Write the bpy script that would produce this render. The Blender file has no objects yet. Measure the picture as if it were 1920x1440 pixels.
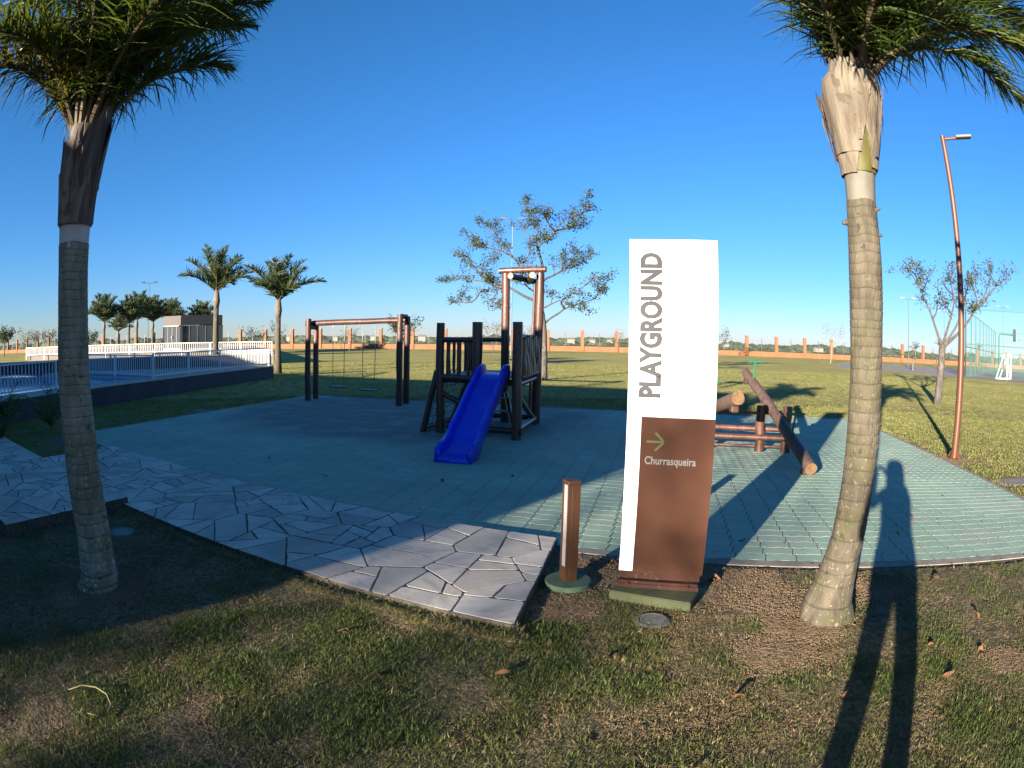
import bpy, bmesh, math, random
import numpy as np
from mathutils import Vector, Matrix, noise
R = math.radians
random.seed(11); rng = np.random.default_rng(11)
SC = bpy.context.scene
COL = SC.collection

# ------------------------------------------------------------------ camera
cam = bpy.data.cameras.new('camera'); cam_o = bpy.data.objects.new('camera', cam); COL.objects.link(cam_o)
cam_o.location = (0, 0, 1.6)
PITCH, ROLL = 0.0728063, 0.0142006
cam_o.rotation_mode = 'QUATERNION'
cam_o.rotation_quaternion = (Matrix.Rotation(math.pi/2 - PITCH, 4, 'X') @ Matrix.Rotation(ROLL, 4, 'Z')).to_quaternion()
cam.type = 'PANO'; cam.panorama_type = 'FISHEYE_LENS_POLYNOMIAL'
cam.sensor_fit = 'HORIZONTAL'; cam.sensor_width = 36.0; cam.sensor_height = 27.0; cam.lens = 18.0
cam.fisheye_fov = R(179)
_K = 1920/36.0/1000.0           # thousands of pixels per mm
_F = 1.15964745
cam.fisheye_polynomial_k0 = 0.0
cam.fisheye_polynomial_k1 = -_K/_F
cam.fisheye_polynomial_k2 = -(_K**2)*(0.013148)/_F
cam.fisheye_polynomial_k3 = -(_K**3)*(0.010714)/_F
cam.fisheye_polynomial_k4 = -(_K**4)*(0.065418)/_F
cam.clip_start = 0.01; cam.clip_end = 9000
SC.camera = cam_o

# ------------------------------------------------------------------ sky and sun
SUN_AZ, SUN_EL = R(215.8), R(10.2)        # compass from +Y, clockwise
w = bpy.data.worlds.new('World'); SC.world = w; w.use_nodes = True
nt = w.node_tree; bg = nt.nodes['Background']
sky = nt.nodes.new('ShaderNodeTexSky'); sky.sky_type = 'NISHITA'; sky.sun_disc = False
sky.sun_elevation = SUN_EL; sky.sun_rotation = SUN_AZ
sky.air_density = 1.0; sky.dust_density = 0.08; sky.ozone_density = 6.0
hs = nt.nodes.new('ShaderNodeHueSaturation'); hs.inputs['Saturation'].default_value = 1.05; hs.inputs['Hue'].default_value = 0.5
sc_ = nt.nodes.new('ShaderNodeSeparateColor'); cc_ = nt.nodes.new('ShaderNodeCombineColor'); pw_ = nt.nodes.new('ShaderNodeMath'); pw_.operation = 'POWER'; pw_.inputs[1].default_value = 0.90
nt.links.new(sky.outputs[0], sc_.inputs[0]); nt.links.new(sc_.outputs[1], pw_.inputs[0]); nt.links.new(sc_.outputs[0], cc_.inputs[0]); nt.links.new(pw_.outputs[0], cc_.inputs[1]); nt.links.new(sc_.outputs[2], cc_.inputs[2])
nt.links.new(cc_.outputs[0], hs.inputs['Color']); nt.links.new(hs.outputs[0], bg.inputs[0]); bg.inputs[1].default_value = 0.053
sun = bpy.data.lights.new('sun', 'SUN'); sun.energy = 5.0; sun.angle = R(0.5); sun.color = (1.0, 0.89, 0.73)
sun_o = bpy.data.objects.new('sun', sun); COL.objects.link(sun_o)
SUN_DIR = Vector((math.sin(SUN_AZ)*math.cos(SUN_EL), math.cos(SUN_AZ)*math.cos(SUN_EL), math.sin(SUN_EL)))
sun_o.rotation_euler = SUN_DIR.to_track_quat('Z', 'Y').to_euler(); sun_o.location = SUN_DIR*50
SC.render.engine = 'CYCLES'
SC.view_settings.view_transform = 'Standard'; SC.view_settings.look = 'None'
SC.view_settings.exposure = 2.3; SC.view_settings.gamma = 1.0; SC.view_settings.use_curve_mapping = False
SC.cycles.max_bounces = 6; SC.cycles.transparent_max_bounces = 12

# ------------------------------------------------------------------ materials
def mat(name, col, col2=None, scale=4.0, rough=0.6, bump=0.0, bscale=60.0, detail=5.0, stretch=(1, 1, 1), spec=0.35,
        isl=0.0, objrand=0.0, metal=0.0, lo=0.35, hi=0.65, trans=None, coat=0.0, coords='Object'):
    m = bpy.data.materials.new(name); m.use_nodes = True
    n = m.node_tree; L = n.links; p = n.nodes['Principled BSDF']
    p.inputs['Roughness'].default_value = rough; p.inputs['Metallic'].default_value = metal
    p.inputs['Specular IOR Level'].default_value = spec
    if coat: p.inputs['Coat Weight'].default_value = coat; p.inputs['Coat Roughness'].default_value = 0.15
    tc = n.nodes.new('ShaderNodeTexCoord'); mp = n.nodes.new('ShaderNodeMapping'); mp.inputs['Scale'].default_value = stretch
    if coords == 'World':
        g = n.nodes.new('ShaderNodeNewGeometry'); L.new(g.outputs['Position'], mp.inputs[0])
    else: L.new(tc.outputs[coords], mp.inputs[0])
    out = None
    if col2 is None:
        rgb = n.nodes.new('ShaderNodeRGB'); rgb.outputs[0].default_value = (*col, 1); out = rgb.outputs[0]
    else:
        nz = n.nodes.new('ShaderNodeTexNoise'); nz.inputs['Scale'].default_value = scale; nz.inputs['Detail'].default_value = detail
        L.new(mp.outputs[0], nz.inputs['Vector'])
        cr = n.nodes.new('ShaderNodeValToRGB'); cr.color_ramp.elements[0].position = lo; cr.color_ramp.elements[1].position = hi
        cr.color_ramp.elements[0].color = (*col, 1); cr.color_ramp.elements[1].color = (*col2, 1)
        L.new(nz.outputs['Fac'], cr.inputs[0]); out = cr.outputs[0]
    for amt, src in ((isl, 'isl'), (objrand, 'obj')):
        if amt:
            if src == 'isl': s = n.nodes.new('ShaderNodeNewGeometry').outputs['Random Per Island']
            else: s = n.nodes.new('ShaderNodeObjectInfo').outputs['Random']
            mr = n.nodes.new('ShaderNodeMapRange'); mr.inputs[3].default_value = 1-amt; mr.inputs[4].default_value = 1+amt; L.new(s, mr.inputs[0])
            hv = n.nodes.new('ShaderNodeHueSaturation'); L.new(out, hv.inputs['Color']); L.new(mr.outputs[0], hv.inputs['Value']); out = hv.outputs[0]
    L.new(out, p.inputs['Base Color'])
    if bump:
        b2 = n.nodes.new('ShaderNodeTexNoise'); b2.inputs['Scale'].default_value = bscale; b2.inputs['Detail'].default_value = 4
        L.new(mp.outputs[0], b2.inputs['Vector'])
        bp = n.nodes.new('ShaderNodeBump'); bp.inputs['Strength'].default_value = min(1, bump); bp.inputs['Distance'].default_value = 0.01*max(1, bump)
        L.new(b2.outputs['Fac'], bp.inputs['Height']); L.new(bp.outputs[0], p.inputs['Normal'])
    if trans:
        t = n.nodes.new('ShaderNodeBsdfTranslucent'); t.inputs[0].default_value = (*trans, 1)
        ad = n.nodes.new('ShaderNodeMixShader'); ad.inputs[0].default_value = 0.4
        L.new(p.outputs[0], ad.inputs[1]); L.new(t.outputs[0], ad.inputs[2]); L.new(ad.outputs[0], n.nodes['Material Output'].inputs[0])
    m['out'] = 0
    return m
def add_spots(m, col, scale, thr, amount=1.0, zr=None, coords='Object'):
    """lichen or dirt blotches of their own shape over a material"""
    n = m.node_tree; L = n.links; p = n.nodes['Principled BSDF']
    src = p.inputs['Base Color'].links[0].from_socket
    tc = n.nodes.new('ShaderNodeTexCoord')
    nz = n.nodes.new('ShaderNodeTexNoise'); nz.inputs['Scale'].default_value = scale; nz.inputs['Detail'].default_value = 3
    L.new(tc.outputs[coords], nz.inputs['Vector'])
    mr = n.nodes.new('ShaderNodeMapRange'); mr.inputs[1].default_value = thr; mr.inputs[2].default_value = thr+0.03; mr.inputs[4].default_value = amount
    L.new(nz.outputs['Fac'], mr.inputs[0]); fac = mr.outputs[0]
    if zr:
        sp = n.nodes.new('ShaderNodeSeparateXYZ'); L.new(tc.outputs['Object'], sp.inputs[0])
        r2 = n.nodes.new('ShaderNodeMapRange'); r2.inputs[1].default_value = zr[0]; r2.inputs[2].default_value = zr[1]; r2.inputs[3].default_value = zr[2]; r2.inputs[4].default_value = zr[3]
        L.new(sp.outputs[2], r2.inputs[0])
        mu = n.nodes.new('ShaderNodeMath'); mu.operation = 'MULTIPLY'; L.new(fac, mu.inputs[0]); L.new(r2.outputs[0], mu.inputs[1]); fac = mu.outputs[0]
    mx = n.nodes.new('ShaderNodeMix'); mx.data_type = 'RGBA'; L.new(fac, mx.inputs[0]); L.new(src, mx.inputs[6]); mx.inputs[7].default_value = (*col, 1)
    L.new(mx.outputs[2], p.inputs['Base Color'])

M = {}
M['field'] = mat('scrub field', (0.05, 0.065, 0.022), (0.11, 0.11, 0.045), scale=0.05, rough=0.95, spec=0.1, coords='World')
M['soil'] = mat('bed sand', (0.05, 0.045, 0.035), (0.09, 0.08, 0.06), scale=20, rough=0.95, bump=0.5)
M['crumb'] = mat('soil crumbs', (0.11, 0.075, 0.045), (0.19, 0.135, 0.083), scale=30, rough=0.95, isl=0.3, spec=0.1)
M['kerb'] = mat('kerb concrete', (0.15, 0.128, 0.105), (0.22, 0.19, 0.155), scale=6, rough=0.9, bump=0.4, coords='World')
M['mortar'] = mat('mortar', (0.035, 0.03, 0.026), (0.07, 0.06, 0.05), scale=25, rough=0.95, bump=0.6)
M['slab'] = mat('path edge concrete', (0.09, 0.08, 0.07), (0.16, 0.145, 0.125), scale=8, rough=0.95, bump=0.5)
M['white'] = mat('white paint', (0.80, 0.79, 0.77), rough=0.45)
M['brown'] = mat('brown sign vinyl', (0.049, 0.0195, 0.011), (0.054, 0.022, 0.0125), scale=2, rough=0.65, spec=0.1)
add_spots(M['brown'], (0.10, 0.065, 0.04), 60, 0.60, 0.35, zr=(0.14, 0.36, 1.0, 0.0))
M['letter_grey'] = mat('grey lettering', (0.052, 0.052, 0.055), rough=0.7, spec=0.08)
M['letter_white'] = mat('white lettering', (0.16, 0.155, 0.15), rough=0.7, spec=0.1)
M['letter_green'] = mat('pale green arrow', (0.075, 0.088, 0.042), rough=0.7, spec=0.1)
M['brown_steel'] = mat('brown painted steel', (0.045, 0.017, 0.011), (0.032, 0.013, 0.009), scale=9, rough=0.65, spec=0.15)
add_spots(M['brown_steel'], (0.075, 0.05, 0.028), 22, 0.62, 0.7)
M['plinth'] = mat('pale green concrete', (0.062, 0.068, 0.032), (0.045, 0.055, 0.026), scale=9, rough=0.9, bump=0.5)
M['plinth_dark'] = mat('dark green concrete', (0.045, 0.085, 0.05), (0.07, 0.11, 0.065), scale=14, rough=0.9, bump=0.5)
M['bronze'] = mat('bronze metal', (0.055, 0.026, 0.014), (0.048, 0.022, 0.012), scale=5, rough=0.55, spec=0.2)
M['diffuser'] = mat('white acrylic', (0.22, 0.22, 0.225), rough=0.5)
M['lens'] = mat('frosted lamp glass', (0.10, 0.105, 0.09), (0.15, 0.15, 0.13), scale=20, rough=0.6, spec=0.2)
M['steel'] = mat('grey metal', (0.07, 0.07, 0.068), (0.11, 0.105, 0.10), scale=12, rough=0.6, spec=0.2)
M['log'] = mat('varnished eucalyptus', (0.038, 0.015, 0.010), (0.082, 0.034, 0.021), scale=3.0, rough=0.45, bump=0.5, bscale=16, stretch=(6, 6, 0.6), spec=0.35, coat=0.12, objrand=0.25)
M['log_dark'] = mat('dark stained wood', (0.032, 0.016, 0.011), (0.06, 0.028, 0.018), scale=3.0, rough=0.4, bump=0.4, bscale=14, stretch=(6, 6, 0.6), spec=0.5, objrand=0.25)
M['log_grey'] = mat('weathered log', (0.06, 0.035, 0.026), (0.10, 0.065, 0.05), scale=3.0, rough=0.6, bump=0.4, bscale=12, stretch=(6, 6, 0.6))
M['endgrain'] = mat('cut log end', (0.13, 0.075, 0.034), (0.07, 0.036, 0.018), scale=9, rough=0.8, bump=0.6, lo=0.45, hi=0.7)
M['endgrain_pale'] = mat('pale cut log end', (0.30, 0.25, 0.17), (0.2, 0.15, 0.09), scale=14, rough=0.8, lo=0.45, hi=0.75)
M['plank'] = mat('deck plank', (0.16, 0.17, 0.17), (0.24, 0.25, 0.25), scale=3, rough=0.5, stretch=(1, 1, 1), objrand=0.2)
M['blue'] = mat('blue moulded plastic', (0.004, 0.022, 0.50), (0.005, 0.032, 0.60), scale=2, rough=0.28, spec=0.5)
add_spots(M['blue'], (0.02, 0.055, 0.56), 7, 0.58, 0.6)
add_spots(M['blue'], (0.05, 0.09, 0.5), 40, 0.66, 0.6)
M['rope'] = mat('rope', (0.16, 0.17, 0.12), (0.24, 0.24, 0.18), scale=30, rough=0.9)
M['hook'] = mat('yellow plated hook', (0.35, 0.24, 0.06), rough=0.4, metal=0.6)
M['hook_red'] = mat('red hook', (0.3, 0.05, 0.04), rough=0.4)
M['seat'] = mat('swing seat wood', (0.30, 0.29, 0.27), (0.22, 0.21, 0.2), scale=10, rough=0.6)
M['seat_edge'] = mat('swing seat rubber', (0.015, 0.014, 0.014), rough=0.7)
M['green_metal'] = mat('green painted metal', (0.015, 0.11, 0.065), rough=0.4)
M['cage'] = mat('green mesh post', (0.03, 0.10, 0.085), rough=0.5)
M['terra'] = mat('terracotta render', (0.15, 0.066, 0.031), (0.185, 0.083, 0.040), scale=1.5, rough=0.9, coords='World')
add_spots(M['terra'], (0.10, 0.05, 0.025), 0.9, 0.68, 0.7)
M['cap'] = mat('pillar cap', (0.18, 0.10, 0.06), rough=0.9)
M['wire'] = mat('fence wire', (0.16, 0.17, 0.17), rough=0.5)
M['postgrey'] = mat('galvanised post', (0.085, 0.09, 0.092), rough=0.5, metal=0.3)
M['lamp_post'] = mat('copper brown post', (0.075, 0.031, 0.016), (0.09, 0.038, 0.02), scale=1.2, rough=0.45, metal=0.15)
M['lamp_head'] = mat('lamp head', (0.10, 0.085, 0.075), rough=0.45)
M['rail'] = mat('white railing paint', (0.5, 0.5, 0.49), rough=0.5)
M['darkwall'] = mat('dark grey render', (0.030, 0.033, 0.042), (0.042, 0.045, 0.055), scale=2, rough=0.8, coords='World')
M['coping'] = mat('pale coping stone', (0.30, 0.29, 0.27), (0.38, 0.37, 0.34), scale=3, rough=0.8, coords='World')
M['deck'] = mat('pool deck stone', (0.20, 0.20, 0.20), (0.28, 0.28, 0.27), scale=2, rough=0.7, coords='World')
M['cream'] = mat('cream render', (0.12, 0.105, 0.085), (0.15, 0.13, 0.105), scale=1, rough=0.9, coords='World')
M['hut_grey'] = mat('taupe cladding', (0.050, 0.041, 0.037), (0.058, 0.047, 0.043), scale=1, rough=0.7)
M['hut_dark'] = mat('charcoal frame and shaded fascia', (0.02, 0.02, 0.022), rough=0.5)
M['white_frame'] = mat('white frame', (0.13, 0.13, 0.125), rough=0.5)
M['house'] = mat('far white house wall', (0.16, 0.15, 0.13), rough=0.9)
M['tile'] = mat('far roof', (0.11, 0.095, 0.085), rough=0.9)
M['gravel'] = mat('pale gravel road', (0.16, 0.14, 0.13), (0.24, 0.21, 0.19), scale=1.4, rough=0.95, coords='World')
M['court_red'] = mat('red court paint', (0.13, 0.05, 0.04), (0.16, 0.065, 0.05), scale=1, rough=0.9, coords='World')
M['court_grey'] = mat('grey court paint', (0.11, 0.11, 0.12), (0.15, 0.15, 0.15), scale=1, rough=0.9, coords='World')
M['building'] = mat('beige building render', (0.2, 0.19, 0.17), rough=0.9)
M['roof'] = mat('grey roof slab', (0.2, 0.19, 0.18), rough=0.9)
M['cloth'] = mat('dark dress cloth', (0.05, 0.05, 0.07), (0.07, 0.06, 0.08), scale=8, rough=0.9)
M['skin'] = mat('skin', (0.28, 0.17, 0.11), rough=0.6)
M['hair'] = mat('dark hair', (0.02, 0.014, 0.01), rough=0.5)
M['black'] = mat('black plastic', (0.015, 0.015, 0.015), rough=0.5)
M['dry_leaf'] = mat('dry leaf', (0.12, 0.05, 0.022), (0.19, 0.10, 0.05), scale=14, rough=0.8, objrand=0.4)
M['dry_stem'] = mat('yellow dry stem', (0.15, 0.135, 0.06), rough=0.7)
M['cover'] = mat('concrete cover', (0.13, 0.115, 0.10), (0.19, 0.17, 0.145), scale=6, rough=0.9, bump=0.5)
M['mulch'] = mat('dark planting soil', (0.02, 0.017, 0.013), (0.035, 0.03, 0.022), scale=9, rough=0.95, bump=0.8, coords='World')

def paver_material():
    m = mat('teal concrete paver', (0.195, 0.272, 0.208), (0.245, 0.325, 0.25), scale=0.7, rough=0.8, bump=0.35, bscale=160, isl=0.07, objrand=0.06, coords='World', spec=0.25)
    n = m.node_tree; L = n.links; p = n.nodes['Principled BSDF']; src = p.inputs['Base Color'].links[0].from_socket
    g = n.nodes.new('ShaderNodeNewGeometry')
    # greyer, worn blocks around the swings and tower, dirt sprinkled everywhere
    nz = n.nodes.new('ShaderNodeTexNoise'); nz.inputs['Scale'].default_value = 0.9; nz.inputs['Detail'].default_value = 4; L.new(g.outputs['Position'], nz.inputs['Vector'])
    vm = n.nodes.new('ShaderNodeVectorMath'); vm.operation = 'DISTANCE'; vm.inputs[1].default_value = (-2.2, 13.2, 0); L.new(g.outputs['Position'], vm.inputs[0])
    ad = n.nodes.new('ShaderNodeMath'); ad.operation = 'MULTIPLY_ADD'; ad.inputs[1].default_value = -1.6; L.new(nz.outputs['Fac'], ad.inputs[0]); L.new(vm.outputs['Value'], ad.inputs[2])
    mr = n.nodes.new('ShaderNodeMapRange'); mr.inputs[1].default_value = 3.6; mr.inputs[2].default_value = 2.6; mr.inputs[4].default_value = 0.75; L.new(ad.outputs[0], mr.inputs[0])
    mx = n.nodes.new('ShaderNodeMix'); mx.data_type = 'RGBA'; L.new(mr.outputs[0], mx.inputs[0]); L.new(src, mx.inputs[6]); mx.inputs[7].default_value = (0.095, 0.105, 0.11, 1)
    n2 = n.nodes.new('ShaderNodeTexNoise'); n2.inputs['Scale'].default_value = 1.7; n2.inputs['Detail'].default_value = 6; L.new(g.outputs['Position'], n2.inputs['Vector'])
    r2 = n.nodes.new('ShaderNodeMapRange'); r2.inputs[1].default_value = 0.5; r2.inputs[2].default_value = 0.72; r2.inputs[4].default_value = 0.75; L.new(n2.outputs['Fac'], r2.inputs[0])
    m2 = n.nodes.new('ShaderNodeMix'); m2.data_type = 'RGBA'; L.new(r2.outputs[0], m2.inputs[0]); L.new(mx.outputs[2], m2.inputs[6]); m2.inputs[7].default_value = (0.26, 0.28, 0.225, 1)
    L.new(m2.outputs[2], p.inputs['Base Color'])
    return m
M['paver'] = paver_material()
def stone_material():
    m = mat('grey slate flagstone', (0.34, 0.305, 0.262), (0.44, 0.40, 0.345), scale=2.2, rough=0.75, bump=0.16, bscale=30, detail=8, objrand=0.2, coords='World', spec=0.2)
    n = m.node_tree; L = n.links; p = n.nodes['Principled BSDF']; src = p.inputs['Base Color'].links[0].from_socket
    g = n.nodes.new('ShaderNodeNewGeometry'); mp = n.nodes.new('ShaderNodeMapping'); mp.inputs['Scale'].default_value = (2.5, 9, 4); mp.inputs['Rotation'].default_value = (0, 0, 0.6)
    L.new(g.outputs['Position'], mp.inputs[0])
    oi = n.nodes.new('ShaderNodeObjectInfo'); va = n.nodes.new('ShaderNodeVectorRotate'); va.rotation_type = 'Z_AXIS'
    mu = n.nodes.new('ShaderNodeMath'); mu.operation = 'MULTIPLY'; mu.inputs[1].default_value = 6.3; L.new(oi.outputs['Random'], mu.inputs[0])
    L.new(g.outputs['Position'], va.inputs['Vector']); L.new(mu.outputs[0], va.inputs['Angle']); L.new(va.outputs[0], mp.inputs[0])
    nz = n.nodes.new('ShaderNodeTexNoise'); nz.inputs['Scale'].default_value = 1.6; nz.inputs['Detail'].default_value = 7; L.new(mp.outputs[0], nz.inputs['Vector'])
    r2 = n.nodes.new('ShaderNodeMapRange'); r2.inputs[1].default_value = 0.5; r2.inputs[2].default_value = 0.75; r2.inputs[4].default_value = 0.6; L.new(nz.outputs['Fac'], r2.inputs[0])
    mx = n.nodes.new('ShaderNodeMix'); mx.data_type = 'RGBA'; L.new(r2.outputs[0], mx.inputs[0]); L.new(src, mx.inputs[6]); mx.inputs[7].default_value = (0.21, 0.19, 0.172, 1)
    L.new(mx.outputs[2], p.inputs['Base Color'])
    return m
M['stone'] = stone_material()

SOIL_SPOTS = [(1.5, 3.5, 0.42), (1.75, 2.95, 0.27), (0.55, 4.15, 0.5), (0.3, 3.4, 0.22), (-2.7, 2.9, 0.4), (6.9, 7.1, 0.4), (7.0, 5.2, 0.4), (2.5, 3.15, 0.22), (1.4, 2.6, 0.2), (2.7, 1.8, .15)]
def lawn_material():
    m = bpy.data.materials.new('lawn ground'); m.use_nodes = True; n = m.node_tree; L = n.links; p = n.nodes['Principled BSDF']
    p.inputs['Roughness'].default_value = 0.95; p.inputs['Specular IOR Level'].default_value = 0.08
    g = n.nodes.new('ShaderNodeNewGeometry')
    def nz(scale, det=5, stretch=None):
        t = n.nodes.new('ShaderNodeTexNoise'); t.inputs['Scale'].default_value = scale; t.inputs['Detail'].default_value = det
        L.new(g.outputs['Position'], t.inputs['Vector']); return t.outputs['Fac']
    def ramp(f, a, b, ca, cb):
        r = n.nodes.new('ShaderNodeValToRGB'); r.color_ramp.elements[0].position = a; r.color_ramp.elements[1].position = b
        r.color_ramp.elements[0].color = (*ca, 1); r.color_ramp.elements[1].color = (*cb, 1); L.new(f, r.inputs[0]); return r.outputs[0]
    def mix(f, a, b, t='MIX'):
        x = n.nodes.new('ShaderNodeMix'); x.data_type = 'RGBA'; x.blend_type = t
        if isinstance(f, float): x.inputs[0].default_value = f
        else: L.new(f, x.inputs[0])
        L.new(a, x.inputs[6]); L.new(b, x.inputs[7]); return x.outputs[2]
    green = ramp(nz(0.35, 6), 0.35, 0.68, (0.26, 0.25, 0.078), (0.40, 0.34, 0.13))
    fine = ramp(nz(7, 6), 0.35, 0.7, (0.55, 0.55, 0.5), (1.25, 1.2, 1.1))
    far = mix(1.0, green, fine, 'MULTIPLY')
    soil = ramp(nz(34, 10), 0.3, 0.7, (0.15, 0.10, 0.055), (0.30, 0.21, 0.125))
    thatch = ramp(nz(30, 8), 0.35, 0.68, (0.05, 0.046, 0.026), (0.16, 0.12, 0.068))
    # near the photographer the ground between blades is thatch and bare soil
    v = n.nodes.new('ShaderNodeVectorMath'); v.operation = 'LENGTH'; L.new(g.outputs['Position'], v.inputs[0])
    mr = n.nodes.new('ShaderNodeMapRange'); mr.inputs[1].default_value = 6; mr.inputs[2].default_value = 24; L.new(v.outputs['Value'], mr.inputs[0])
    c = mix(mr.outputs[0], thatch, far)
    for (x, y, r_) in SOIL_SPOTS:
        d = n.nodes.new('ShaderNodeVectorMath'); d.operation = 'DISTANCE'; d.inputs[1].default_value = (x, y, 0); L.new(g.outputs['Position'], d.inputs[0])
        k = n.nodes.new('ShaderNodeMath'); k.operation = 'MULTIPLY_ADD'; k.inputs[1].default_value = r_*1.6; L.new(nz(2.2, 5), k.inputs[0]); L.new(d.outputs['Value'], k.inputs[2])
        q = n.nodes.new('ShaderNodeMapRange'); q.inputs[1].default_value = r_*1.75; q.inputs[2].default_value = r_*1.35; L.new(k.outputs[0], q.inputs[0])
        c = mix(q.outputs[0], c, soil)
    L.new(c, p.inputs['Base Color'])
    b1 = nz(55, 9); b2 = nz(1.1, 6)
    ad = n.nodes.new('ShaderNodeMath'); ad.operation = 'MULTIPLY_ADD'; ad.inputs[1].default_value = 0.5; L.new(b2, ad.inputs[0]); L.new(b1, ad.inputs[2])
    bp = n.nodes.new('ShaderNodeBump'); bp.inputs['Strength'].default_value = 0.55; bp.inputs['Distance'].default_value = 0.045
    fs = n.nodes.new('ShaderNodeMapRange'); fs.inputs[1].default_value = 12; fs.inputs[2].default_value = 45; fs.inputs[3].default_value = 0.4; fs.inputs[4].default_value = 0.10; L.new(v.outputs['Value'], fs.inputs[0]); L.new(fs.outputs[0], bp.inputs['Strength'])
    L.new(ad.outputs[0], bp.inputs['Height']); L.new(bp.outputs[0], p.inputs['Normal'])
    return m
M['lawn'] = lawn_material()

def trunk_material(name, dark, light, moss, lichen=(0.15, 0.135, 0.095)):
    m = mat(name, dark, light, scale=9, rough=0.85, bump=0.9, bscale=45, detail=9, stretch=(1.6, 1.6, 0.5))
    # mossy lower part, pale lichen dots, thin dark ring scars
    n = m.node_tree; L = n.links; p = n.nodes['Principled BSDF']
    add_spots(m, moss, 3.5, 0.50, 0.6, zr=(0.6, 1.9, 0.85, 0.35))
    add_spots(m, lichen, 46, 0.625, 0.9, zr=(0.0, 2.3, 1.0, 0.15))
    add_spots(m, (0.024, 0.021, 0.016), 17, 0.66, 0.75)
    src = p.inputs['Base Color'].links[0].from_socket
    ra = n.nodes.new('ShaderNodeAttribute'); ra.attribute_name = 'ring'
    n3 = n.nodes.new('ShaderNodeTexNoise'); n3.inputs['Scale'].default_value = 14; tc = n.nodes.new('ShaderNodeTexCoord'); L.new(tc.outputs['Object'], n3.inputs['Vector'])
    mu = n.nodes.new('ShaderNodeMath'); mu.operation = 'MULTIPLY'; L.new(ra.outputs['Fac'], mu.inputs[0]); L.new(n3.outputs['Fac'], mu.inputs[1])
    m4 = n.nodes.new('ShaderNodeMath'); m4.operation = 'MULTIPLY'; m4.inputs[1].default_value = 1.35; L.new(mu.outputs[0], m4.inputs[0])
    mx = n.nodes.new('ShaderNodeMix'); mx.data_type = 'RGBA'; L.new(m4.outputs[0], mx.inputs[0]); L.new(src, mx.inputs[6]); mx.inputs[7].default_value = (0.022, 0.018, 0.013, 1); L.new(mx.outputs[2], p.inputs['Base Color'])
    return m
M['trunk_lit'] = trunk_material('pale ringed palm bark', (0.044, 0.036, 0.024), (0.088, 0.073, 0.050), (0.052, 0.05, 0.018))
M['trunk_mossy'] = trunk_material('mossy ringed palm bark', (0.10, 0.105, 0.075), (0.19, 0.185, 0.14), (0.075, 0.085, 0.035), (0.36, 0.35, 0.28))  # lichen colour lightened because this palm stands in shade
M['sheath'] = mat('dry leaf sheath', (0.075, 0.056, 0.038), (0.145, 0.12, 0.088), scale=5, rough=0.75, bump=0.6, bscale=30, stretch=(4, 4, 0.5), detail=8)
add_spots(M['sheath'], (0.05, 0.036, 0.026), 9, 0.6, 0.7)
M['sheath_old'] = mat('brown old sheath', (0.035, 0.026, 0.022), (0.09, 0.07, 0.058), scale=5, rough=0.8, bump=0.6, bscale=30, stretch=(4, 4, 0.5), detail=8)
M['shaft_white'] = mat('waxy white crownshaft', (0.13, 0.12, 0.098), (0.095, 0.085, 0.067), scale=6, rough=0.7)
M['shaft_shaded'] = mat('crownshaft lightened for shade', (0.34, 0.33, 0.32), (0.26, 0.25, 0.24), scale=6, rough=0.7)  # shaded copy of the white crownshaft, lightened to make up for shade
M['shaft_yellow'] = mat('yellow green crownshaft', (0.070, 0.066, 0.013), (0.055, 0.048, 0.012), scale=9, rough=0.6)
M['petiole'] = mat('brown petiole', (0.045, 0.03, 0.018), (0.08, 0.06, 0.03), scale=6, rough=0.7)
M['frond'] = mat('palm leaflet', (0.04, 0.07, 0.014), (0.085, 0.105, 0.02), scale=3, rough=0.45, isl=0.35, trans=(0.10, 0.13, 0.012), spec=0.4)
M['frond_yellow'] = mat('sunlit yellow leaflet', (0.10, 0.10, 0.02), (0.13, 0.11, 0.025), scale=3, rough=0.5, isl=0.3, trans=(0.14, 0.12, 0.015))  # yellow of sunlit leaflets put into the leaf colour
M['frond_far'] = mat('distant palm leaflet', (0.035, 0.058, 0.028), (0.075, 0.098, 0.045), scale=1.2, rough=0.5, isl=0.45, trans=(0.08, 0.10, 0.02))
M['bark'] = mat('grey tree bark', (0.04, 0.034, 0.03), (0.085, 0.074, 0.065), scale=5, rough=0.9, bump=0.6, bscale=25, stretch=(3, 3, 0.7))
add_spots(M['bark'], (0.15, 0.14, 0.11), 4, 0.58, 0.7, zr=(0.0, 2.5, 1.0, 0.0))
M['bark_white'] = mat('limewashed bark', (0.19, 0.17, 0.14), (0.15, 0.13, 0.10), scale=5, rough=0.9)
M['leaf'] = mat('sparse tree leaf', (0.036, 0.056, 0.026), (0.08, 0.098, 0.05), scale=2.5, rough=0.5, isl=0.5, trans=(0.07, 0.08, 0.012))
M['leaf_shrub'] = mat('shrub leaf', (0.022, 0.035, 0.012), (0.05, 0.06, 0.022), scale=2.5, rough=0.6, isl=0.5, trans=(0.04, 0.05, 0.01))
M['leaf_dry'] = mat('dry thin foliage', (0.08, 0.065, 0.04), (0.12, 0.10, 0.06), scale=2.5, rough=0.7, isl=0.4)
M['far_tree'] = mat('far scrub crowns', (0.016, 0.026, 0.016), (0.04, 0.052, 0.028), scale=0.25, rough=0.9, isl=0.4, coords='World')
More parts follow.
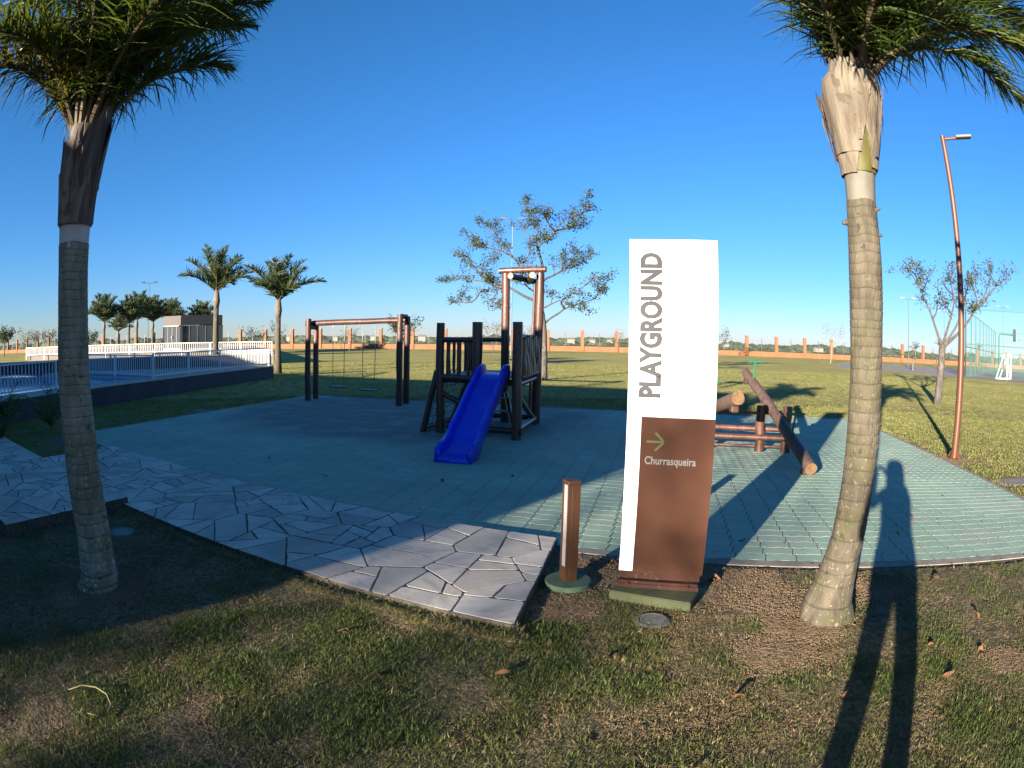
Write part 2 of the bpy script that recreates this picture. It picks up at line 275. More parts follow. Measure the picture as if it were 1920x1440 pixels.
for nm, a, b, t in (('blade_far_green', (0.13, 0.15, 0.042), (0.19, 0.19, 0.062), (0.16, 0.18, 0.04)), ('blade_far_olive', (0.18, 0.17, 0.06), (0.26, 0.225, 0.095), (0.2, 0.18, 0.06)), ('blade_green', (0.060, 0.085, 0.022), (0.105, 0.128, 0.038), (0.10, 0.13, 0.02)), ('blade_olive', (0.10, 0.10, 0.03), (0.15, 0.14, 0.05), (0.12, 0.11, 0.03)), ('blade_dry', (0.19, 0.135, 0.07), (0.30, 0.22, 0.125), (0.16, 0.11, 0.05))):
    M[nm] = mat(nm.replace('_', ' '), a, b, scale=40, rough=0.65, isl=0.4, objrand=0.25, trans=t, spec=0.2)
def glass(name, col, rough=0.05, alpha=1.0):
    m = bpy.data.materials.new(name); m.use_nodes = True; p = m.node_tree.nodes['Principled BSDF']
    p.inputs['Base Color'].default_value = (*col, 1); p.inputs['Roughness'].default_value = rough; p.inputs['Specular IOR Level'].default_value = 0.6
    p.inputs['Alpha'].default_value = alpha; return m
M['pane'] = glass('tinted window glass', (0.03, 0.035, 0.04))
M['net'] = glass('fine green netting', (0.08, 0.16, 0.15), 0.8, 0.16)
def water():
    m = bpy.data.materials.new('pool water'); m.use_nodes = True; n = m.node_tree; p = n.nodes['Principled BSDF']
    p.inputs['Base Color'].default_value = (0.30, 0.52, 0.74, 1); p.inputs['Roughness'].default_value = 0.08
    t = n.nodes.new('ShaderNodeTexNoise'); t.inputs['Scale'].default_value = 3.5; t.inputs['Detail'].default_value = 3
    b = n.nodes.new('ShaderNodeBump'); b.inputs['Strength'].default_value = 0.25; b.inputs['Distance'].default_value = 0.05
    n.links.new(t.outputs['Fac'], b.inputs['Height']); n.links.new(b.outputs[0], p.inputs['Normal']); return m
M['water'] = water()

# ------------------------------------------------------------------ helpers
class MB:
    """collects shapes; build() links them as one mesh object"""
    def __init__(s): s.v = []; s.f = []; s.m = []; s.mi = 0
    def add(s, verts, faces):
        o = len(s.v); s.v += [tuple(map(float, q)) for q in verts]; s.f += [tuple(i+o for i in q) for q in faces]; s.m += [s.mi]*len(faces); return s
    def box(s, c, size, rot=None, bev=0.0):
        x, y, z = (q/2 for q in size)
        if bev:
            vs = []
            for zz, ins in ((-z, bev), (-z+bev, 0), (z-bev, 0), (z, bev)):
                a, b = x-ins, y-ins; k = bev if not ins else 0
                a0, b0 = x-bev, y-bev
                if ins: ring = [(-a0, -b, zz), (a0, -b, zz), (a, -b0, zz), (a, b0, zz), (a0, b, zz), (-a0, b, zz), (-a, b0, zz), (-a, -b0, zz)]
                else: ring = [(-a0, -b, zz), (a0, -b, zz), (a, -b0, zz), (a, b0, zz), (a0, b, zz), (-a0, b, zz), (-a, b0, zz), (-a, -b0, zz)]
                vs += ring
            fs = []
            for r_ in range(3):
                for i in range(8): fs.append((r_*8+i, r_*8+(i+1) % 8, r_*8+8+(i+1) % 8, r_*8+8+i))
            fs.append(tuple(reversed(range(8)))); fs.append(tuple(range(24, 32)))
        else:
            vs = [(-x, -y, -z), (x, -y, -z), (x, y, -z), (-x, y, -z), (-x, -y, z), (x, -y, z), (x, y, z), (-x, y, z)]
            fs = [(3, 2, 1, 0), (4, 5, 6, 7), (0, 1, 5, 4), (1, 2, 6, 5), (2, 3, 7, 6), (3, 0, 4, 7)]
        if rot is not None:
            mt = rot if isinstance(rot, Matrix) else Matrix.Rotation(rot, 3, 'Z')
            vs = [tuple(mt @ Vector(q)) for q in vs]
        return s.add([(q[0]+c[0], q[1]+c[1], q[2]+c[2]) for q in vs], fs)
    def tube(s, pts, rad, n=8, caps=True, wob=0.0, seed=0, capmat=None):
        pts = [Vector(p) for p in pts]
        if not hasattr(rad, '__len__'): rad = [rad]*len(pts)
        T = [(pts[min(i+1, len(pts)-1)]-pts[max(i-1, 0)]).normalized() for i in range(len(pts))]
        ref = Vector((0, 0, 1)) if abs(T[0].z) < 0.9 else Vector((1, 0, 0))
        u = (ref - T[0]*ref.dot(T[0])).normalized(); vs = []
        for i, p in enumerate(pts):
            u = (u - T[i]*u.dot(T[i])).normalized(); v = T[i].cross(u)
            for k in range(n):
                a = 2*math.pi*k/n; r = rad[i]
                if wob: r *= 1+wob*noise.noise(Vector((math.cos(a)*1.3+seed*7.1, math.sin(a)*1.3, i*0.55+seed)))
                vs.append(p+u*(r*math.cos(a))+v*(r*math.sin(a)))
        fs = [(i*n+k, i*n+(k+1) % n, (i+1)*n+(k+1) % n, (i+1)*n+k) for i in range(len(pts)-1) for k in range(n)]
        s.add(vs, fs)
        if caps:
            o = len(s.v)-len(vs); keep = s.mi
            if capmat is not None: s.mi = capmat
            s.f.append(tuple(o+k for k in reversed(range(n)))); s.f.append(tuple(o+(len(pts)-1)*n+k for k in range(n))); s.m += [s.mi]*2; s.mi = keep
        return s
    def lathe(s, c, prof, n=24):
        vs = [(c[0]+r*math.cos(2*math.pi*k/n), c[1]+r*math.sin(2*math.pi*k/n), c[2]+z) for r, z in prof for k in range(n)]
        fs = [(i*n+k, i*n+(k+1) % n, (i+1)*n+(k+1) % n, (i+1)*n+k) for i in range(len(prof)-1) for k in range(n)]
        fs.append(tuple(reversed(range(n)))); fs.append(tuple((len(prof)-1)*n+k for k in range(n)))
        return s.add(vs, fs)
    def prism(s, poly, z0, z1):
        n = len(poly); vs = [(x, y, z0) for x, y in poly]+[(x, y, z1) for x, y in poly]
        return s.add(vs, [tuple(reversed(range(n))), tuple(range(n, 2*n))]+[(i, (i+1) % n, n+(i+1) % n, n+i) for i in range(n)])
    def build(s, name, m, parent=None, smooth=False, kind=None, sub=False, label=None):
        me = bpy.data.meshes.new(name)
        v = s.v
        if parent is not None:
            L = parent['_w']; v = [(a-L[0], b-L[1], c-L[2]) for a, b, c in v]
        me.from_pydata(v, [], s.f)
        ms = m if isinstance(m, (list, tuple)) else [m]
        for q in ms: me.materials.append(M[q] if isinstance(q, str) else q)
        if len(ms) > 1: me.polygons.foreach_set('material_index', s.m)
        if smooth: me.polygons.foreach_set('use_smooth', [True]*len(me.polygons))
        if smooth == 'auto':
            me.set_sharp_from_angle(angle=R(40))
        me.update()
        o = bpy.data.objects.new(name, me); COL.objects.link(o)
        if parent is not None: o.parent = parent; o['_w'] = list(parent['_w'])
        else: o['_w'] = [0, 0, 0]
        if kind: o['kind'] = kind
        if label: o['label'] = label
        return o
def tag(o, label, cat, group=None, kind=None):
    o['label'] = label; o['category'] = cat
    if group: o['group'] = group
    if kind: o['kind'] = kind
    return o
def thing(name, label, cat, loc=(0, 0, 0), group=None):
    o = bpy.data.objects.new(name, None); COL.objects.link(o); o.location = loc; o['_w'] = list(loc); o.empty_display_size = 0.2
    return tag(o, label, cat, group)
def copy_thing(root, loc, rotz=0.0, scale=1.0, label=None, group=None):
    r = root.copy(); COL.objects.link(r); r.location = loc; r.rotation_euler = (0, 0, rotz); r.scale = (scale,)*3
    if label: r['label'] = label
    if group: r['group'] = group
    for ch in list(root.children):
        c = ch.copy(); COL.objects.link(c); c.parent = r
        for g in list(ch.children):
            d = g.copy(); COL.objects.link(d); d.parent = c
    return r
UA = R(-21.0); U = Vector((math.cos(UA), math.sin(UA), 0)); V = Vector((-math.sin(UA), math.cos(UA), 0))
def uv(u, v, z=0.0): return U*u + V*v + Vector((0, 0, z))
def lerp(a, b, t): return a+(b-a)*t

# ------------------------------------------------------------------ ground, field, road, far trees
mb = MB(); mb.add([(-4000, -3000, -0.06), (4000, -3000, -0.06), (4000, 5000, -0.06), (-4000, 5000, -0.06)], [(0, 1, 2, 3)])
mb.build('field', 'field', kind='structure')
mb = MB(); nx, ny = 60, 50
xs = np.linspace(-170, 130, nx); ys = np.linspace(-60, 100, ny)
def lawn_y(x): return 87.9-0.08*x
for y in ys:
    for x in xs:
        yy = min(y, lawn_y(x)) if y > 60 else y
        mb.v.append((x, yy, 0.0))
for j in range(ny-1):
    for i in range(nx-1): mb.f.append((j*nx+i, j*nx+i+1, (j+1)*nx+i+1, (j+1)*nx+i)); mb.m.append(0)
def court_or_path(x, y):
    p = Vector((x, y, 0)); u_, v_ = p.dot(U), p.dot(V)
    return (u_ < -1.0-.15*(v_-2.8) and v_ > 2.80-.036*(u_+1.06)) or (u_ < -5.0 and v_ > 1.45) or v_ > 4.30
fx = np.arange(-5.2, 6.2, .028); fy = np.arange(.55, 6.4, .028); o_ = len(mb.v); nf_ = len(fx)
for y in fy:
    for x in fx:
        e_ = min(1, (x-fx[0])/.4, (fx[-1]-x)/.4, (y-fy[0])/.2, (fy[-1]-y)/.4)
        h_ = noise.fractal(Vector((x*7, y*7, .5)), .9, 2.0, 2)
        z = -.03 if court_or_path(x, y) else .004+max(0, e_)*(.006+.005*h_+.010*noise.noise(Vector((x*2.1, y*2.1, 5))))
        if z > -.01:
            p_ = Vector((x, y, 0)); ve = 2.85-.036*(p_.dot(U)+1.06)-p_.dot(V)
            if p_.dot(U) < -1.0 and ve > -.02: z += .045*math.exp(-(ve/.13)**2)
        mb.v.append((x, y, z))
for j in range(len(fy)-1):
    for i in range(nf_-1):
        mb.f.append((o_+j*nf_+i, o_+j*nf_+i+1, o_+(j+1)*nf_+i+1, o_+(j+1)*nf_+i)); mb.m.append(0)
mb.build('lawn', 'lawn', kind='structure', smooth=True)
mb = MB(); mb.add([(28.3, 48.2, .004), (32.3, 44.6, .004), (33.2, 40.0, .004), (34.0, 35.0, .004), (40.5, 27.0, .004), (60, 10, .004), (90, 30, .004), (70, 52, .004), (52, 62, .004), (38, 62, .004)], [tuple(range(10))])
mb.build('road', 'gravel', kind='structure')

# ------------------------------------------------------------------ paved court
CN = [Vector(q) for q in ((-7.57-0.25, 7.54-0.1, 0), (5.44, 2.60, 0), (7.88, 12.29, 0), (-5.59, 16.55, 0))]   # near-left, near-right, far-right, far-left
def court(s, t):
    return CN[0]*(1-s)*(1-t)+CN[1]*s*(1-t)+CN[2]*s*t+CN[3]*(1-s)*t
LU, LV = 14.0, 9.95
bed = MB(); bed.add([(*court(s, t).xy, 0.0052) for s, t in ((-.004, -.005), (1.004, -.005), (1.004, 1.005), (-.004, 1.005))], [(0, 1, 2, 3)])
bed_o = bed.build('playground_floor', 'soil', kind='structure')
PL, PW, GAP = 0.25, 0.165, 0.0032
def paver_poly(L, W, nseg, inset, sh=0.022, amp=0.0095):
    bot = []; top = []
    for i in range(nseg+1):
        t = i/nseg; x = inset+(L-2*inset)*t; a = amp*math.sin(4*math.pi*x/L)
        bot.append((x, a+inset)); top.append((x+sh, amp*math.sin(4*math.pi*(x+sh)/L)+W-inset))
    return bot+top[::-1]
TOPZ = 0.010
def paver_mesh(detailed=True):
    if detailed:
        o_, i_ = paver_poly(PL, PW, 8, GAP), paver_poly(PL, PW, 8, GAP+0.003); n = len(o_)
        vs = [(x, y, -0.012) for x, y in o_]+[(x, y, -0.002) for x, y in o_]+[(x, y, 0) for x, y in i_]
        fs = [(k*n+i, k*n+(i+1) % n, (k+1)*n+(i+1) % n, (k+1)*n+i) for k in range(2) for i in range(n)]+[tuple(range(2*n, 3*n))]
    else:
        o_ = paver_poly(PL, PW, 4, GAP); n = len(o_)
        vs = [(x, y, -0.010) for x, y in o_]+[(x, y, 0) for x, y in o_]
        fs = [(i, (i+1) % n, n+(i+1) % n, n+i) for i in range(n)]+[tuple(range(n, 2*n))]
    return vs, fs
pv_d, pf_d = paver_mesh(True); pv_s, pf_s = paver_mesh(False)
pm = bpy.data.meshes.new('paver'); pm.from_pydata(pv_d, [], pf_d); pm.materials.append(M['paver']); pm.update()
cells = []
nu, nv = int(LU/PL), int(LV/PW)
KERB_T = 0.012
for j in range(nv):
    for i in range(nu):
        s, t = (i+0.0)/nu, KERB_T+(j/nv)*(1-2*KERB_T)
        p0 = court(s, t); p1 = court(s+1.0/nu, t); p2 = court(s, t+1.0/nv*(1-2*KERB_T))
        c = court(s+.5/nu, t+.5/nv)
        u_, v_ = c.dot(U), c.dot(V)
        if u_ < -1.2 and v_ < 4.40-.036*(u_+1.06): continue                       # under the flagstone path
        cells.append((c.length, i, j, p0, p1-p0, p2-p0, c))
cells.sort(key=lambda q: q[0])
def hidden_by_sign(c): return False
near = cells[:300]; rest = cells[300:]
for k, (d, i, j, p0, a, b, c) in enumerate(near):
    o = bpy.data.objects.new('paver', pm); COL.objects.link(o); o.parent = bed_o
    mt = Matrix(((a.x/PL, b.x/PW, 0, p0.x), (a.y/PL, b.y/PW, 0, p0.y), (0, 0, 1, TOPZ+random.uniform(-.0003, .0003)), (0, 0, 0, 1)))
    o.matrix_local = mt
mb = MB()
for (d, i, j, p0, a, b, c) in rest:
    vv, ff = (pv_d, pf_d) if d < 8 else (pv_s, pf_s)
    dz = TOPZ+random.uniform(-.0003, .0003)
    mb.add([(p0.x+a.x*x/PL+b.x*y/PW, p0.y+a.y*x/PL+b.y*y/PW, z+dz) for x, y, z in vv], ff)
mb.build('pavers', 'paver', bed_o, kind='stuff')
mb = MB()
def strip(p, q, w_, z0, z1):
    d = (q-p).normalized(); n = Vector((-d.y, d.x, 0))
    mb.prism([(p.x, p.y), (q.x, q.y), ((q+n*w_).x, (q+n*w_).y), ((p+n*w_).x, (p+n*w_).y)], z0, z1)
a0 = court((uv(-1.12, 4.36)-CN[0]).length/(CN[1]-CN[0]).length, 0)
strip(a0, CN[1]+U*.05, .115, -.02, TOPZ+.0015)
strip(CN[1]-V*.004, CN[2]+V*.05, -.085, -.02, TOPZ+.001)
strip(CN[3]-U*.05, CN[2]-U*.004, .07, -.02, TOPZ+.0012)
strip(court(0, .08), CN[3]+V*.02, .06, -.02, TOPZ+.0008)
mb.build('kerb', 'kerb', bed_o)

# ------------------------------------------------------------------ flagstone paths
def clip(poly, a, b, c):
    """keep a*x+b*y<=c"""
    out = []
    for i in range(len(poly)):
        p, q = poly[i], poly[(i+1) % len(poly)]; fp, fq = a*p[0]+b*p[1]-c, a*q[0]+b*q[1]-c
        if fp <= 0: out.append(p)
        if (fp < 0 < fq) or (fq < 0 < fp):
            t = fp/(fp-fq); out.append((p[0]+(q[0]-p[0])*t, p[1]+(q[1]-p[1])*t))
    return out
def flag_path(name, u0, u1, v0, v1, ztop, spacing, seed, shear=0.0, slope=0.0):
    r = random.Random(seed)
    base = MB(); dvl = slope*(u0-u1); c4 = [(u0, v0+dvl), (u1, v0), (u1+shear, v1), (u0, v1+dvl)]
    base.prism([tuple(uv(a, b).xy) for a, b in c4], -0.01, ztop-0.0022)
    bo = base.build(name, ['mortar'], kind='structure')
    def area(p): return abs(sum(p[k-1][0]*p[k][1]-p[k][0]*p[k-1][1] for k in range(len(p))))/2
    seeds = []
    for k in range(4000):
        q = (r.uniform(u0, u1), r.uniform(v0, v1)); q = (q[0], q[1]+slope*(q[0]-u1))
        if all((q[0]-t[0])**2+(q[1]-t[1])**2 > (spacing*1.45)**2 for t in seeds): seeds.append(q)
    todo = []; cells_ = []
    for i, (x, y) in enumerate(seeds):
        poly = list(c4)
        for j, (x2, y2) in enumerate(seeds):
            d = math.hypot(x2-x, y2-y)
            if i == j or d > spacing*6: continue
            poly = clip(poly, (x2-x)/d, (y2-y)/d, ((x2-x)*(x+x2)/2+(y2-y)*(y+y2)/2)/d)
            if len(poly) < 3: break
        if len(poly) >= 3: todo.append(poly)
    while todo:
        p = todo.pop(); A_ = area(p); cx = sum(q[0] for q in p)/len(p); cy = sum(q[1] for q in p)/len(p)
        sx = max(q[0] for q in p)-min(q[0] for q in p); sy = max(q[1] for q in p)-min(q[1] for q in p)
        tgt = spacing*spacing*r.choice((.3, .6, .9, 1.2, 1.7, 2.4))
        if (A_ < tgt and max(sx, sy) < 2.6*spacing) or A_ < .010: cells_.append(p); continue
        an = (0 if sx > sy else math.pi/2)+r.gauss(0, .38)
        nx_, ny_ = math.cos(an), math.sin(an); k_ = r.uniform(.34, .66)
        lo_ = min(q[0]*nx_+q[1]*ny_ for q in p); hi_ = max(q[0]*nx_+q[1]*ny_ for q in p); c_ = lerp(lo_, hi_, k_)
        a_1 = clip(p, nx_, ny_, c_); a_2 = clip(p, -nx_, -ny_, -c_)
        if len(a_1) < 3 or len(a_2) < 3 or area(a_1) < .006 or area(a_2) < .006: cells_.append(p); continue
        todo += [a_1, a_2]
    for p in cells_:
        if sum(p[k-1][0]*p[k][1]-p[k][0]*p[k-1][1] for k in range(len(p))) < 0: p = p[::-1]
        poly = list(p); n0 = len(p)
        for k in range(n0):
            a, b = p[k-1], p[k]; ex, ey = b[0]-a[0], b[1]-a[1]; L_ = math.hypot(ex, ey)
            if L_ < 1e-6: continue
            nx_, ny_ = ey/L_, -ex/L_; g_ = r.uniform(.003, .008); t_ = r.gauss(0, .010)
            nx2, ny2 = nx_*math.cos(t_)-ny_*math.sin(t_), nx_*math.sin(t_)+ny_*math.cos(t_); mx_, my_ = (a[0]+b[0])/2, (a[1]+b[1])/2
            poly = clip(poly, nx2, ny2, nx2*mx_+ny2*my_-g_)
            if len(poly) < 3: break
        if len(poly) < 3 or area(poly) < .003: continue
        ch = []
        for k in range(len(poly)):
            a, b, c2 = poly[k-1], poly[k], poly[(k+1) % len(poly)]
            L1 = math.hypot(b[0]-a[0], b[1]-a[1]); L2 = math.hypot(c2[0]-b[0], c2[1]-b[1])
            if L1 < .012: continue
            e = min(.022, .3*L1, .3*L2)*r.uniform(.3, 1.0)
            if L1 > .16:
                m_ = r.uniform(.35, .65); ex, ey = (b[1]-a[1])/L1, -(b[0]-a[0])/L1; w_ = -abs(r.gauss(0, .004)); ch.append((lerp(a[0], b[0], m_)+ex*w_, lerp(a[1], b[1], m_)+ey*w_))
            ch.append((b[0]+(a[0]-b[0])*e/L1, b[1]+(a[1]-b[1])*e/L1))
            if L2 > .012: ch.append((b[0]+(c2[0]-b[0])*e/L2, b[1]+(c2[1]-b[1])*e/L2))
        if len(ch) < 3: continue
        cx = sum(q[0] for q in ch)/len(ch); cy = sum(q[1] for q in ch)/len(ch)
        n = len(ch); vs = []; zt = ztop+r.uniform(-.0008, .0008); tx, ty = r.uniform(-.003, .003), r.uniform(-.003, .003)
        for zz, ins in ((-0.02, 0), (-0.0010, 0), (0, 0.003)):
            for (a, b) in ch:
                L_ = math.hypot(a-cx, b-cy) or 1; a2, b2 = a-(a-cx)/L_*ins, b-(b-cy)/L_*ins
                P_ = uv(a2, b2); vs.append((P_.x, P_.y, zt+zz+(tx*(a-cx)+ty*(b-cy) if zz > -0.015 else 0)))
        fs = [(k*n+m2, k*n+(m2+1) % n, (k+1)*n+(m2+1) % n, (k+1)*n+m2) for k in range(2) for m2 in range(n)]+[tuple(range(2*n, 3*n))]
        MB().add(vs, fs).build('stone', 'stone', bo)
    return bo
flag_path('stone_path', -8.1, -1.06, 2.85, 4.43, 0.066, 0.33, 4, shear=-.24, slope=-.036)
flag_path('stone_landing', -13.5, -5.1, 1.50, 3.06, 0.122, 0.33, 9, slope=-.04)

# ------------------------------------------------------------------ totem sign
a_, b_ = Vector((0.622, 3.487, 0)), Vector((1.124, 3.197, 0))
F2 = (b_-a_).normalized(); N2 = Vector((F2.y, -F2.x, 0))
F = Vector((math.cos(R(-18)), math.sin(R(-18)), 0)); N_ = Vector((F.y, -F.x, 0))       # along face, towards the viewer
sign = thing('sign', 'tall white and brown totem sign reading PLAYGROUND with an arrow to Churrasqueira', 'sign', tuple((a_+b_)/2))
sa = math.atan2(F.y, F.x)
o0 = Vector((0.690, 3.609, 0))                              # left lower corner of the face
SW = 0.537
def sp(s, d, z): return o0+F*s+N_*d+Vector((0, 0, z))
def fbox(mb, s0, s1, d0, d1, z0, z1, bev=0.0): return mb.box(tuple(sp((s0+s1)/2, (d0+d1)/2, (z0+z1)/2)), (s1-s0, d1-d0, z1-z0), sa, bev)
c2_ = (a_+b_)/2-N2*.135-F2*.035; MB().box((c2_.x, c2_.y, .021), (.535, .24, .102), math.atan2(F2.y, F2.x), .008).build('plinth', 'plinth', sign)
fbox(MB(), 0, SW, -.075, 0, .168, 2.215, .003).build('panel', 'white', sign)
fbox(MB(), .088, SW+.002, .0005, .006, .166, 1.156).build('brown_panel', 'brown', sign)
mb = fbox(MB(), .012, SW-.012, -.07, -.008, .118, .1675)
fbox(mb, .0, SW-.015, -.10, .045, .0725, .079); 
fbox(mb, .0, SW-.015, .038, .046, .0795, .10); fbox(mb, .004, SW-.019, -.01, .038, .0795, .118, .004)
mb.build('base_frame', 'brown_steel', sign)
for s_ in (.07, .455):
    MB().tube([sp(s_, .038, .098), sp(s_, .056, .098)], .013, 8).build('bolt', 'brown_steel', sign, smooth='auto')
def text_obj(name, body, size, m, origin, xdir, ydir, parent, extrude=.0008, offset=0.0, align='LEFT', sx=1.0):
    cu = bpy.data.curves.new(name, 'FONT'); cu.body = body; cu.size = size; cu.extrude = extrude; cu.offset = offset; cu.align_x = align
    cu.resolution_u = 4
    t = bpy.data.objects.new(name+'_tmp', cu); COL.objects.link(t)
    bpy.context.view_layer.update()
    me = bpy.data.meshes.new_from_object(t.evaluated_get(bpy.context.evaluated_depsgraph_get()))
    bpy.data.objects.remove(t)
    z = xdir.cross(ydir); L = Vector(parent['_w'])
    for v in me.vertices: v.co = origin-L+xdir*(v.co.x*sx)+ydir*v.co.y+z*v.co.z
    me.materials.clear(); me.materials.append(M[m])
    o = bpy.data.objects.new(name, me); COL.objects.link(o); o.parent = parent; o['_w'] = list(parent['_w']); return o
Z = Vector((0, 0, 1))
def fit_text(name, body, m, origin, xdir, ydir, length, cap, parent, offset):
    cu = bpy.data.curves.new('probe', 'FONT'); cu.body = body; cu.size = 1.0
    t = bpy.data.objects.new('probe', cu); COL.objects.link(t); bpy.context.view_layer.update()
    w_ = t.dimensions.x; bpy.data.objects.remove(t)
    cu2 = bpy.data.curves.new('probe', 'FONT'); cu2.body = 'D'; cu2.size = 1.0
    t = bpy.data.objects.new('probe', cu2); COL.objects.link(t); bpy.context.view_layer.update(); h_ = t.dimensions.y; bpy.data.objects.remove(t)
    size = cap/h_
    return text_obj(name, body, size, m, origin, xdir, ydir, parent, offset=offset, sx=length/(w_*size))
fit_text('lettering', 'PLAYGROUND', 'letter_grey', sp(.190, .0022, 1.268), Z, -F, .850, .117, sign, .0085)
fit_text('lettering', 'Churrasqueira', 'letter_white', sp(.118, .0082, .872), F, Z, .312, .046, sign, .0012)
mb = MB()
def bar2(p, q, w_):
    d = Vector((q[0]-p[0], q[1]-p[1])); d.normalize(); n = Vector((-d.y, d.x))*w_/2
    pts = [(p[0]+n.x, p[1]+n.y), (p[0]-n.x, p[1]-n.y), (q[0]-n.x, q[1]-n.y), (q[0]+n.x, q[1]+n.y)]
    f_ = [tuple(sp(x, .0064, z)) for x, z in pts]; g_ = [tuple(sp(x, .0078, z)) for x, z in pts]
    mb.add(f_+g_, [(4, 5, 6, 7), (7, 6, 5, 4)][:1]+[(0, 1, 5, 4), (1, 2, 6, 5), (2, 3, 7, 6), (3, 0, 4, 7)])
bar2((.125, 1.008), (.222, 1.008), .013); 
bar2((.178, 1.062), (.230, 1.010), .0135); bar2((.178, .954), (.230, 1.006), .0135)
mb.build('arrow', 'letter_green', sign)

# ------------------------------------------------------------------ bollard light
bl = thing('bollard_light', 'short square bronze bollard light with white side panel on round green base', 'bollard', (0.385, 3.76, 0))
c = Vector((0.385, 3.76, 0)); ba = R(-21+43)
MB().lathe(c, [(.155, -.03), (.158, .035), (.150, .048), (.0, .05)], 28).build('base', ['plinth_dark'], bl, smooth='auto')
mt = Matrix.Rotation(ba, 3, 'Z')
def bpt(x, y, z): return c+(mt @ Vector((x, y, 0)))+Vector((0, 0, z))
h_ = .043
mb = MB()
mb.box(bpt(.012, .0, .375), (.062, .086, .66), ba, .003); mb.box(bpt(-.0315, .0365, .375), (.0245, .0125, .66), ba); mb.box(bpt(-.0315, -.0365, .375), (.0245, .0125, .66), ba)
mb.box(bpt(-.0315, 0, .095), (.0245, .060, .10), ba)
mb.box(bpt(0, 0, .718), (.0875, .0875, .024), ba, .003)
mb.build('post', 'bronze', bl)
MB().box(bpt(-.028, 0, .423), (.016, .0595, .553), ba).build('diffuser', 'diffuser', bl)

# ------------------------------------------------------------------ in-ground uplights and covers
def uplight(x, y, label, k=1.0):
    t = thing('ground_light', label, 'ground light', (x, y, 0), 'uplights set in the grass')
    MB().lathe((x, y, 0), [(.105*k, -.02), (.108*k, .014), (.098*k, .020), (.082*k, .020), (.078*k, .016), (.0, .016)], 28).build('rim', 'steel', t, smooth='auto')
    MB().lathe((x, y, 0), [(.077*k, .0145), (.074*k, .0185), (.0, .0195)], 28).build('lens', 'lens', t, smooth='auto')
uplight(.83, 3.16, 'round frosted uplight sunk in the grass before the totem sign')
uplight(-3.27, 4.0, 'round pale uplight sunk in dark grass behind the mossy palm', 1.3)
for (x, y, w_, h2, rot, lab) in ((6.75, 5.35, .75, .4, -.2, 'flat grey concrete cover in grass right of the green court'), (-6.9, 12.2, .6, .35, -.4, 'flat concrete cover in shaded grass left of the swings')):
    tag(MB().box((x, y, -.008), (w_, h2, .03), rot, .006).build('drain_cover', 'cover'), lab, 'cover')

# ------------------------------------------------------------------ wooden play equipment
def log_mb(p, q, r0, r1=None, n=12, seg=10, wob=.10, seed=0, bend=0.0, mb=None, cap=None):
    p, q = Vector(p), Vector(q); r1 = r1 or r0; mb = mb or MB()
    side = (q-p).cross(Vector((0.3, 0.5, 1))).normalized()
    pts = []; rs = []
    for i in range(seg+1):
        t = i/seg; pts.append(p.lerp(q, t)+side*(bend*math.sin(math.pi*t)+.35*r0*noise.noise(Vector((seed*3.7, t*2.4, 1)))*math.sin(math.pi*t)))
        rs.append((r0+(r1-r0)*t)*(1+.06*noise.noise(Vector((seed+.3, t*5, 2)))))
    e = .04
    return mb.tube(pts, rs, n, wob=wob, seed=seed, capmat=cap)
# swing set
sw = thing('swing_set', 'reddish log swing frame with two hanging plank seats on the court', 'swing set', (-3.95, 14.9, 0))
PT = [(-5.24, 15.07, 2.10), (-5.17, 15.52, 2.05), (-2.65, 14.24, 2.16), (-2.58, 14.82, 2.13)]
for k, (x, y, h) in enumerate(PT): log_mb((x, y, -.05), (x+.02, y, h), .082, .072, seed=k+1).build('post', ['log', 'endgrain'], sw, smooth='auto')
A0, A1 = Vector((-5.38, 15.34, 1.98)), Vector((-2.46, 14.50, 2.03))
log_mb(A0, A1, .068, .072, seed=6, seg=16, cap=1).build('beam', ['log', 'endgrain'], sw, smooth='auto')
for xk, yk, zk in ((-5.2, 15.3, 1.87), (-2.61, 14.53, 2.13)):
    d = Vector((.07, .45, 0)) if xk < -4 else Vector((.07, .58, 0))
    log_mb(Vector((xk, yk, zk))-d*.45, Vector((xk, yk, zk))+d*.45, .045, seed=8).build('cross_log', ['log', 'endgrain'], sw, smooth='auto')
BD = (A1-A0).normalized()
def swing_seat(t0, t1, hookm, zs):
    pa, pb = A0.lerp(A1, t0), A0.lerp(A1, t1)
    mid = (pa+pb)/2; st = Vector((mid.x, mid.y-.03, zs)); bd = Vector((BD.x, BD.y, 0)).normalized()
    nrm = Vector((-bd.y, bd.x, 0)); ang = math.atan2(bd.y, bd.x)
    s = MB().box(tuple(st), (.47, .17, .022), ang, .006).build('seat', 'seat', sw)
    MB().box(tuple(st-Vector((0, 0, .020))), (.455, .155, .016), ang).build('seat_base', 'seat_edge', sw)
    for sg, p in ((-1, pa), (1, pb)):
        hk = p-Vector((0, 0, .07))
        ring = [hk+bd*(.022*math.cos(a))+Vector((0, 0, -.022+.022*math.sin(a))) for a in np.linspace(0, 6.2, 12)]
        MB().tube(ring, .006, 5).build('hook', hookm, sw, smooth=True)
        j = st+bd*(.17*sg)+Vector((0, 0, .20)); mb = MB().tube([hk-Vector((0, 0, .04)), hk.lerp(j, .5)+nrm*.006, j], .0085, 6)
        for e in (-1, 1): mb.tube([j, st+bd*(.19*sg)+nrm*(.07*e)+Vector((0, 0, .008))], .007, 5)
        mb.build('rope', 'rope', sw, smooth=True)
swing_seat(.285, .40, 'hook', .385); swing_seat(.575, .70, 'hook_red', .335)

